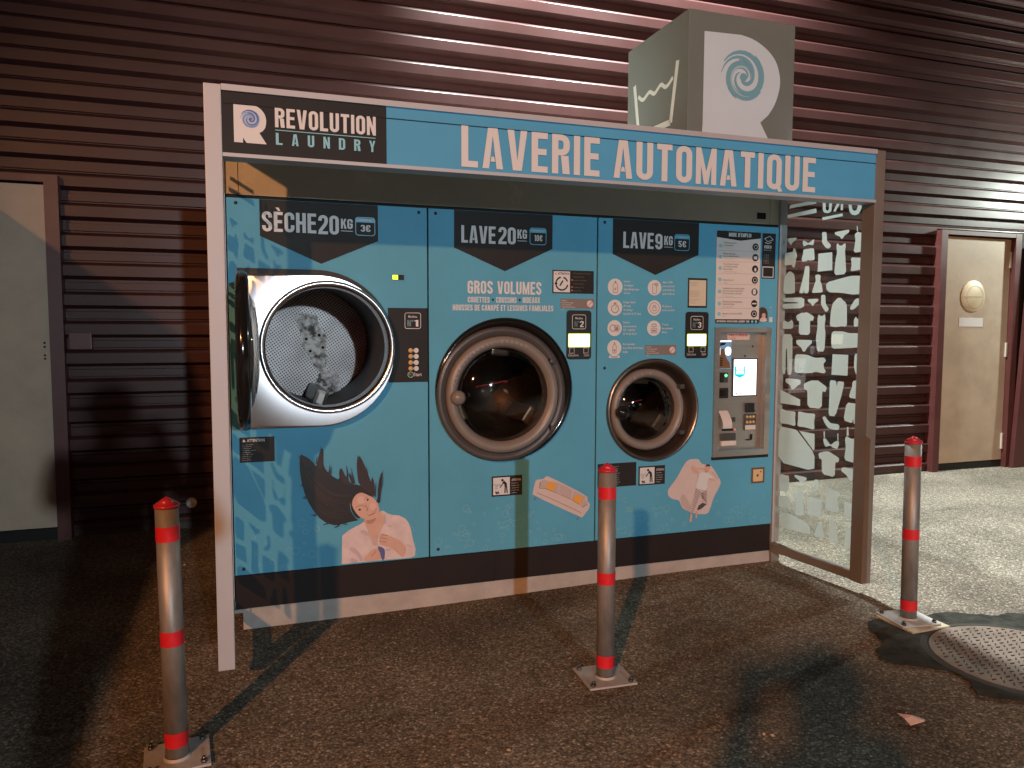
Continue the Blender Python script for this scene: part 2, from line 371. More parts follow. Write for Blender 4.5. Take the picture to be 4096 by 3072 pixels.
# ------------------------------------------------------------------ condensed sign lettering, drawn stroke by stroke
TH = .155
def arc(cx, cy, r, a0, a1, n=7): return [(cx + r*math.cos(math.radians(a0 + (a1-a0)*k/n)), cy + r*math.sin(math.radians(a0 + (a1-a0)*k/n))) for k in range(n+1)]
def glyph(c):
    """-> (width, [('s', pts, closed)], [('p', pts)])"""
    h = TH/2; w = .43; r = w/2 - h; L, R, Bt, T = h, w-h, h, 1-h; m = w/2
    s, p = [], []
    top = arc(m, T-r, r, 180, 0); bot = arc(m, Bt+r, r, 0, -180)
    if c in 'O0Q':
        s.append((top + bot, True))
        if c == 'Q': p.append([(m+.03, .16), (m+.13, .20), (w+.035, -.04), (w-.09, -.055)])
    elif c == 'C': s.append(([(R, .64)] + arc(m, T-r, r, 0, 180) + arc(m, Bt+r, r, 180, 360) + [(R, .36)], False))
    elif c == 'G': s.append(([(R, .66)] + arc(m, T-r, r, 0, 180) + arc(m, Bt+r, r, 180, 360) + [(R, .47), (m-.01, .47)], False))
    elif c == 'U': s.append(([(L, 1)] + arc(m, Bt+r, r, 180, 360) + [(R, 1)], False))
    elif c == 'J': s.append(([(R, 1), (R, Bt+r)] + arc(m, Bt+r, r, 0, -180) + [(L, .34)], False))
    elif c == 'D': s.append(([(L, Bt), (L, T), (R-r, T)] + arc(R-r, T-r, r, 90, 0, 5) + arc(R-r, Bt+r, r, 0, -90, 5), True))
    elif c == 'L': w = .37; s.append(([(h, 1), (h, h), (w, h)], False))
    elif c in 'EÈÉ':
        w = .385; s.append(([(w, T), (h, T), (h, h), (w, h)], False)); p.append([(TH, .5-h+.015), (w*.93, .5-h+.015), (w*.93, .5+h+.015), (TH, .5+h+.015)])
        if c == 'È': p.append([(.08, 1.21), (.22, 1.21), (.29, 1.05), (.19, 1.05)])
        if c == 'É': p.append([(.20, 1.21), (.34, 1.21), (.24, 1.05), (.14, 1.05)])
    elif c == 'F': w = .37; s.append(([(w, T), (h, T), (h, 0)], False)); p.append([(TH, .44), (w*.9, .44), (w*.9, .44+TH), (TH, .44+TH)])
    elif c == 'H': p += [rect(0, 0, TH, 1), rect(w-TH, 0, w, 1), rect(TH, .5-h, w-TH, .5+h)]
    elif c == 'I': w = TH; p.append(rect(0, 0, TH, 1))
    elif c == '1': w = .27; p.append([(w-TH, 0), (w, 0), (w, 1), (w-.12, 1), (.02, .90), (.02, .78), (w-TH, .81)])
    elif c == 'T': w = .40; p += [rect(0, 1-TH, w, 1), rect(w/2-h, 0, w/2+h, 1-TH)]
    elif c == 'N': p += [rect(0, 0, TH*.9, 1), rect(w-TH*.9, 0, w, 1), [(TH*.9, 1), (TH*.9, .52), (w-TH*.9, 0), (w-TH*.9, .48)]]
    elif c == 'M': w = .56; p += [rect(0, 0, TH*.9, 1), rect(w-TH*.9, 0, w, 1), [(TH*.9, 1), (TH*.9, .50), (w/2-.055, 0), (w/2, 0), (w/2, .36)], [(w-TH*.9, 1), (w/2, .36), (w/2, 0), (w/2+.055, 0), (w-TH*.9, .50)]]
    elif c == 'V': w = .46; p.append([(0, 1), (TH, 1), (w/2, .26), (w-TH, 1), (w, 1), (w/2+.105, 0), (w/2-.105, 0)])
    elif c == 'A': w = .47; p += [[(0, 0), (TH*.97, 0), (w/2-.001, .80), (w/2, .80), (w/2, 1), (w/2-.11, 1)], [(w, 0), (w-TH*.97, 0), (w/2+.001, .80), (w/2, .80), (w/2, 1), (w/2+.11, 1)], [(.178, .175), (w-.178, .175), (w-.205, .30), (.205, .30)]]
    elif c == 'R':
        s.append(([(TH, T)] + arc(R-.13, T-.13, .13, 90, 0, 5) + arc(R-.13, .545+.13, .13, 0, -90, 5) + [(TH, .545)], False)); p += [rect(0, 0, TH, 1), [(w-TH-.015, 0), (w+.005, 0), (w-.03, .466), (w-TH-.06, .466)]]
    elif c == 'P':
        s.append(([(TH, T)] + arc(R-.13, T-.13, .13, 90, 0, 5) + arc(R-.13, .47+.13, .13, 0, -90, 5) + [(TH, .47)], False)); p.append(rect(0, 0, TH, 1))
    elif c == 'B':
        s.append(([(TH, T)] + arc(R-.13, T-.11, .11, 90, 0, 4) + arc(R-.13, .53+.11, .11, 0, -90, 4) + [(TH, .53)], False)); s.append(([(TH, Bt)] + arc(R-.12, Bt+.12, .12, -90, 0, 4) + arc(R-.12, .40, .06, 0, 60, 3), False)); p.append(rect(0, 0, TH, 1))
    elif c == 'S': s.append(([(R, .70)] + arc(m, T-r, r, 0, 180) + [(L, .70), (L+.03, .62), (R-.03, .38), (R, .30)] + arc(m, Bt+r, r, 0, -180) + [(L, .30)], False))
    elif c == 'K': p += [rect(0, 0, TH, 1), [(TH, .36), (TH, .62), (w-TH, 1), (w+.01, 1), (TH+.13, .56)], [(w-TH, 0), (w+.02, 0), (TH+.15, .60), (TH+.05, .44)]]
    elif c == 'Y': w = .46; p += [[(0, 1), (TH, 1), (w/2, .62), (w-TH, 1), (w, 1), (w/2+h, .42), (w/2-h, .42)], rect(w/2-h, 0, w/2+h, .42)]
    elif c == 'X': w = .46; p.append([(0, 1), (TH, 1), (w/2, .63), (w-TH, 1), (w, 1), (w/2+.085, .5), (w, 0), (w-TH, 0), (w/2, .37), (TH, 0), (0, 0), (w/2-.085, .5)])
    elif c == 'Z': w = .40; s.append(([(0, T), (w-h*.9, T), (h*.9, Bt), (w, Bt)], False))
    elif c == '2': s.append(([(L, .70)] + arc(m, T-r, r, 180, 0) + [(R, .66), (R-.04, .52), (L+.02, .20), (L, Bt), (w, Bt)], False))
    elif c == '3': s.append(([(L, .74)] + arc(m, T-r, r, 180, 0) + [(R, .64), (R-.06, .53), (m-.03, .52)], False)); s.append(([(R-.03, .46), (R, .36)] + arc(m, Bt+r, r, 0, -180) + [(L, .27)], False))
    elif c == '5': s.append(([(w, T), (L, T), (L, .56), (m, .60)] + arc(m, Bt+r+.08, r, 60, 0, 3) + arc(m, Bt+r, r, 0, -180) + [(L, .28)], False))
    elif c == '9': s.append((arc(m, T-r, r, 0, 180) + arc(m, .55, r, 180, 360), True)); s.append(([(R, .55-.001), (R, Bt+r)] + arc(m, Bt+r, r, 0, -180) + [(L, .28)], False))
    elif c == '€': w = .46; s.append(([(w-h, .68)] + arc(m+.04, T-r, r, 0, 180) + arc(m+.04, Bt+r, r, 180, 360) + [(w-h, .32)], False)); p += [rect(-.02, .53, .04, .62), rect(-.02, .38, .04, .47), rect(.04+TH, .53, .36, .62), rect(.04+TH, .38, .34, .47)]
    elif c == '•': w = .2; p.append(circ(.1, .5, .1, 12))
    elif c == '°': w = .2; s.append((circ(.1, .86, .07, 10), True))
    elif c == "'": w = .12; p.append([(.03, .72), (.09, .72), (.12, 1), (0, 1)])
    elif c == '-': w = .26; p.append(rect(.02, .42, .24, .54))
    elif c == '.': w = .15; p.append(rect(0, 0, .15, .15))
    elif c == '!': w = .15; p += [rect(0, 0, .15, .15), rect(0, .26, .15, 1)]
    elif c == ' ': w = .20
    else: s.append((rect(h, h, w-h, 1-h), True))
    return w, s, p
def text_c(bm, P, txt, x0, z0, x1, z1, h=0, gap=.075, mi=0):
    """condensed capitals fitted into the box x0..x1, z0..z1"""
    tot = sum(glyph(c)[0] for c in txt) + gap*(len(txt)-1)
    sx, sz = (x1-x0)/tot, z1-z0
    x = 0; fwd = P
    for c in txt:
        w, ss, pp = glyph(c)
        Q = lambda a, b, hh, x=x: fwd(x0 + (x+a)*sx, z0 + b*sz, hh)
        for k, (pts, cl) in enumerate(ss): stroke(bm, Q, pts, TH, h + .00012*k, cl, mi)
        for k, pts in enumerate(pp): poly(bm, Q, pts, h + .00012*(k+len(ss)), mi)
        x += w + gap
    return bm
def text_f(bm, P, txt, x0, z0, height, h=0, mi=0, maxw=None, sx=.80, align='L', bold=0.0):
    """small running text from the built-in font, as flat faces"""
    cu = bpy.data.curves.new('t', 'FONT'); cu.body = txt; cu.size = 1; cu.resolution_u = 1; cu.offset = bold
    o = bpy.data.objects.new('t', cu); me = bpy.data.meshes.new_from_object(o)
    bpy.data.objects.remove(o); bpy.data.curves.remove(cu)
    if len(me.vertices):
        xs = [v.co.x for v in me.vertices]; w = max(xs) - min(xs); k = height/.72
        s = k*sx
        if maxw and w*s > maxw: s = maxw/w
        o0 = {'L': 0, 'C': -w*s/2, 'R': -w*s}[align]
        vs = [bm.verts.new(P(x0 + o0 + (v.co.x-min(xs))*s, z0 + v.co.y*k, h)) for v in me.vertices]
        for f in me.polygons:
            try: q = bm.faces.new([vs[i] for i in f.vertices]); q.material_index = mi
            except ValueError: pass
    bpy.data.meshes.remove(me)
    return bm

# ------------------------------------------------------------------ ground
def gh(x, y):
    t = min(1, max(0, (x-.2)/2.8)); t = t*t*(3-2*t)
    q = min(1, max(0, (1.6-y)/1.2)) * min(1, max(0, (y+6)/3))
    return .036*t*q
bm = B()
xs = [-60, -30, -14] + [-8 + .25*i for i in range(81)] + [14, 18, 24, 40, 60]
ys = [-60, -35, -20, -14] + [-9 + .25*i for i in range(48)] + [3.2]
gv = [[bm.verts.new((x, y, gh(x, y) + .004*math.sin(x*2.1+.4*y)*math.sin(y*1.7-.3*x))) for x in xs] for y in ys]
for j in range(len(ys)-1):
    for i in range(len(xs)-1): bm.faces.new((gv[j][i], gv[j][i+1], gv[j+1][i+1], gv[j+1][i]))
obj('ground', bm, M['asphalt'], smooth=True, kind='structure')

# ------------------------------------------------------------------ the building behind
bld = thing('building', 'brown ribbed metal clad building with two pale doors', 'building', (3, 2.1, 0))
WY = 2.1085
def cladding(bm, x0, x1, z0, z1, y=WY, D=.055):
    """horizontal ribbed sheet: ledge, face, return, recessed face with a stiffener; ledges every 0.2 m"""
    zk = 2.102 + .2*math.ceil((z1-2.102)/.2)
    pr = []
    while zk > z0 - .2:
        pr += [(zk, .022), (zk-.004, .0165), (zk-.014, .0055), (zk-.018, .0018), (zk-.023, 0)] + [(zk-.093, 0), (zk-.116, D), (zk-.134, D), (zk-.137, D-.014), (zk-.184, D-.014), (zk-.188, D), (zk-.198, D)]
        zk -= .2
    pts = []
    for i, (z, d) in enumerate(pr):
        if z0 <= z <= z1: pts.append((z, d))
        if i+1 < len(pr):
            zb, db = pr[i+1]
            for zc in (z1, z0):
                if zb < zc < z: pts.append((zc, d + (db-d)*(z-zc)/(z-zb)))
    n = max(1, int((x1-x0)/1.2))
    prev = None
    for k in range(n+1):
        x = x0 + (x1-x0)*k/n
        vs = [bm.verts.new((x, y+d, z)) for z, d in pts]
        if prev:
            for i in range(len(vs)-1): bm.faces.new((prev[i], prev[i+1], vs[i+1], vs[i])).smooth = abs(pts[i][0]-pts[i+1][0]) < .0099 and max(pts[i][1], pts[i+1][1]) < .021
        prev = vs
bm = B()
cladding(bm, -12, -2.25, .05, 2.47); cladding(bm, -1.10, 6.64, .05, 2.47); cladding(bm, 7.98, 20, .05, 2.47); cladding(bm, -12, 20, 2.47, 8)
obj('cladding', bm, M['brown'], bld)
bm = B(); box(bm, -12, 2.135, -.1, -2.25, 2.4, .06); box(bm, -1.1, 2.135, -.1, 6.64, 2.4, .06); box(bm, 7.98, 2.135, -.1, 20, 2.4, .06)
obj('base_strip', bm, mat('dark_concrete_base', (.07, .065, .055), .9, noise=.4, nscale=9), bld)  # dark mottled tone along the wall foot
def door(xl, xr, zb, zt, fl, ft, right=None):
    bm = B(); box(bm, xl, 2.098, zb, xr, 2.135, zt, bev=.003)
    d = obj('door', bm, M['door'], bld)
    bm = B()
    box(bm, xl-fl, 2.045, .0, xl-.004, 2.15, zt+ft); box(bm, xr+.004, 2.045, 0, xr+fl, 2.15, zt+ft); box(bm, xl-.0035, 2.047, zt+.012, xr+.0035, 2.15, zt+ft-.002)
    obj('door_frame', bm, M['brownf'], d)
    bm = B(); box(bm, xl-.003, 2.141, 0, xr+.003, 2.19, zt+.012); box(bm, xl, 2.10, .0, xr, 2.14, zb-.006)
    obj('door_threshold', bm, M['seam'], d)
    return d
dl = door(-2.16, -1.184, .085, 2.405, .088, .06)
bm = B()
for z in (1.352, 1.325, 1.268, 1.245): disc(bm, -1.222, z, .0075, 2.0945, 12)
obj('keyhole_row', bm, M['seam'], dl)
dr = door(6.722, 7.652, .075, 2.398, .085, .055)
bm = B(); lathe(bm, 7.145, 1.80, [(.001, -.010), (.155, -.010), (.163, -.004), (.163, .0)], 48, y=2.097)
rs = obj('round_sign', bm, M['signcream'], dr)
bm = B(); P = PY(2.085)
poly(bm, P, rect(7.00, 1.79, 7.26, 1.796)); stroke(bm, P, circ(7.165, 1.79, .115, 40), .004, closed=True, h=.0006)
obj('sign_print', bm, mat('faint_sign_print', (.34, .27, .18), .6), dr)
bm = B(); poly(bm, PY(2.0955), rect(6.97, 1.487, 7.30, 1.58)); obj('paper_notice', bm, M['paper'], dr)
bm = B()
for z0, z1 in ((2.10, 2.27), (1.17, 1.32), (.19, .36)): box(bm, 7.628, 2.080, z0, 7.651, 2.0975, z1, bev=.004)
obj('hinge', bm, mat('beige_hinge', (.5, .46, .38), .4), dr)
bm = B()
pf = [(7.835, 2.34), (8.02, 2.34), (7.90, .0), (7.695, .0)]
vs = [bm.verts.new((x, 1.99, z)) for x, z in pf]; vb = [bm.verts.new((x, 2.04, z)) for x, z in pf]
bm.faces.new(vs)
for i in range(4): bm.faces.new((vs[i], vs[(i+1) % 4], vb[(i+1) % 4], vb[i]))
obj('slanted_jamb_board', bm, M['brownf'], bld)  # slanted edge puts the shadow's boundary on the jamb into the shape
bm = B(); box(bm, 7.74, 2.06, 0, 7.98, 2.16, 2.47); obj('painted_jamb_shadow', bm, M['seam'], bld)  # black box stands in for the shadow wedge on the jamb
bm = B(); box(bm, -1.075, 2.075, 1.305, -.935, 2.112, 1.425, bev=.006); obj('cover_plate', bm, M['brownf'], bld)
# floodlight on the wall above the kiosk
bm = B(); box(bm, 3.30, 1.60, 6.03, 3.70, 1.86, 6.13, bev=.02); box(bm, 3.47, 1.84, 6.00, 3.53, 2.10, 6.07)
obj('wall_floodlight', bm, M['black'], bld)
bm = B(); box(bm, 1.72, 1.70, 5.16, 2.08, 1.90, 5.26, bev=.02); box(bm, 1.87, 1.88, 5.13, 1.93, 2.10, 5.20); obj('wall_floodlight', bm, M['black'], bld)  # housing built for the added second lamp
# pale vent cap low on the dark wall
bm = B(); lathe(bm, -.335, .195, [(.0005, -.022), (.028, -.020), (.036, -.010), (.036, .02)], 24, y=2.085)
tag(obj('vent_cap', bm, mat('pale_plastic_cap', (.78, .80, .72), .5)), 'small round pale vent cap low on the dark wall beside the left bollard', 'vent cap')

# ------------------------------------------------------------------ kiosk shell
KX = 3.065
kio = thing('laundry_kiosk', 'blue self service laundry kiosk with a LAVERIE AUTOMATIQUE header and glass side panels', 'laundry kiosk', (1.56, 0, 0))
bm = B()      # hollow body
for b in ((-.045, .02, .10, -.005, 2.0, 2.33), (3.07, .02, .10, 3.118, 2.0, 2.33), (-.005, 1.96, .10, 3.07, 2.0, 2.33), (-.005, .03, .10, 3.07, 1.96, .14)): box(bm, *b)
obj('cabin', bm, M['alu_d'], kio)
bm = B(); box(bm, .0, .10, .28, 3.06, .12, 2.05); 
bm.free()
bm = B(); box(bm, -.05, -.585, 2.300, 3.119, 2.0, 2.345); obj('roof', bm, M['fascia'], kio)
bm = B()
box(bm, .055, .004, 2.070, 3.0, .03, 2.298); box(bm, -.004, .008, 2.072, .052, .03, 2.298); box(bm, 3.004, .006, 2.071, 3.07, .03, 2.298)
obj('upper_panel', bm, M['fascia'], kio)
bm = B(); box(bm, 2.910, .0005, 2.098, 2.970, .0035, 2.134)
obj('small_plate', bm, M['dark'], kio)
bm = B(); box(bm, -.003, .012, 2.054, 3.066, .03, 2.070); obj('shadow_gap', bm, M['seam'], kio)
bm = B(); box(bm, 0.0, .004, .108, 1.3, .04, .270); box(bm, 1.3015, .006, .108, 3.062, .04, .270)
obj('kick_plate', bm, M['kick'], kio)
bm = B(); box(bm, .03, .018, -.1, 3.08, 1.98, .106, bev=.004); box(bm, -.03, .0, .09, .06, .016, .107)
obj('plinth', bm, M['plinth'], kio)
# header
YH = -.669
bm = B(); box(bm, .007, YH+.003, 2.1115, 3.120, -.59, 2.3405)
hd = obj('header', bm, M['blue_h'], kio)
bm = B(); P = PY(YH)
box(bm, .0072, YH+.0005, 2.1117, .6262, YH+.0025, 2.3403); obj('logo_panel', bm, M['dark'], hd)
bm = B(); box(bm, .0073, YH-.0015, 2.2935, 3.1198, YH-.0008, 2.2962); obj('panel_seam', bm, M['seam'], hd)
bm = B(); box(bm, .0075, YH-.009, 2.3407, 3.1197, -.585, 2.3635); box(bm, .0075, YH-.009, 2.0975, 3.1197, -.585, 2.1113)
obj('header_trim', bm, M['alu'], hd)
def logo(bm, P, x0, z0, w, h, hh=0):
    """rounded R-shaped mark"""
    pts = [(0, 1), (.0, 0), (.27, 0), (.275, .13), (.38, 0), (1, 0), (.78, .285)]
    bowl = [(.88, .335), (.97, .43), (1.0, .57), (1.0, .66), (.96, .79), (.86, .90), (.73, .975), (.58, 1.0)]
    poly(bm, P, [(x0 + a*w, z0 + b*h) for a, b in pts + smooth_pts(bowl, 2, False)], hh)
def swirl(bm, P, cx, cz, R, hh, dark, mid, pale, full=True):
    if full:
        poly(bm, P, circ(cx, cz, R*.80, 40), hh, pale)
    k = 0
    for a0, r0, r1, tw, mi in ((150, 1.0, .62, .20, dark), (175, .98, .16, .13, mid), (60, .99, .50, .17, mid), (250, .86, .30, .15, mid), (330, .92, .42, .14, mid), (20, .80, .22, .12, dark), (110, .66, .10, .14, dark), (215, .60, .08, .10, dark), (290, .74, .26, .09, pale)):
        pts = [(cx + R*(r0 + (r1-r0)*t/16)*math.cos(math.radians(a0 - 250*t/16)), cz + R*(r0 + (r1-r0)*t/16)*math.sin(math.radians(a0 - 250*t/16))) for t in range(17)]
        k += 1
        stroke(bm, P, pts, lambda u, tw=tw: R*tw*max(.06, math.sin(PI*min(1, u*.9+.06)))*1.0, hh + .0002*k, mi=mi)
    poly(bm, P, circ(cx, cz, R*.15, 20), hh + .0002*(k+1), dark)
bm = B(); logo(bm, P, .0495, 2.154, .117, .142, .0015); obj('logo_mark', bm, M['white'], hd)
bm = B(); swirl(bm, P, .1085, 2.2425, .036, .0022, 0, 1, 2); obj('logo_swirl', bm, [M['swirl_n'], M['swirl_b'], M['swirl_l']], hd)
bm = B(); text_c(bm, P, 'REVOLUTION', .1985, 2.2215, .5835, 2.2945, .0018, gap=.085); text_c(bm, P, 'LAVERIE', .937, 2.1255, 1.570, 2.2935, .0018, gap=.10); text_c(bm, P, 'AUTOMATIQUE', 1.639, 2.1265, 2.743, 2.2935, .0018, gap=.10)
obj('lettering', bm, M['white'], hd)
bm = B()
for i, c in enumerate('LAUNDRY'):
    x = .2005 + i*(.581-.0245-.2005)/6; text_c(bm, P, c, x, 2.156, x+.0245, 2.2005, .0018)
poly(bm, P, rect(.199, 2.2095, .582, 2.2125), .0018)
obj('blue_lettering', bm, M['lblue'], hd)
# four posts, bottom rails and glass
bm = B(); box(bm, -.055, YH, .106, .007, YH+.085, 2.3636, bev=.004); obj('post', bm, M['alu'], kio)
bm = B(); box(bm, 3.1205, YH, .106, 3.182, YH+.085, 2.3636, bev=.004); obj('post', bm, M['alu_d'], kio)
bm = B(); box(bm, 3.0685, -.006, .16, 3.1195, .045, 2.298, bev=.003); obj('post', bm, M['alu'], kio)
bm = B(); box(bm, -.055, -.006, .16, -.005, .045, 2.298, bev=.003); obj('post', bm, M['alu'], kio)
bm = B(); box(bm, 3.1205, YH+.086, .108, 3.165, -.007, .155, bev=.003)
for v in bm.verts: v.co.x -= .112*(v.co.y - (YH+.086))
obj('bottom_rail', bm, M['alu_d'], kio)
bm = B(); box(bm, -.045, YH+.086, .108, -.008, .046, .155, bev=.003); obj('bottom_rail', bm, M['alu'], kio)
bm = B(); box(bm, 3.07, -.002, .02, 3.128, .05, .108); obj('foot', bm, M['alu_d'], kio)
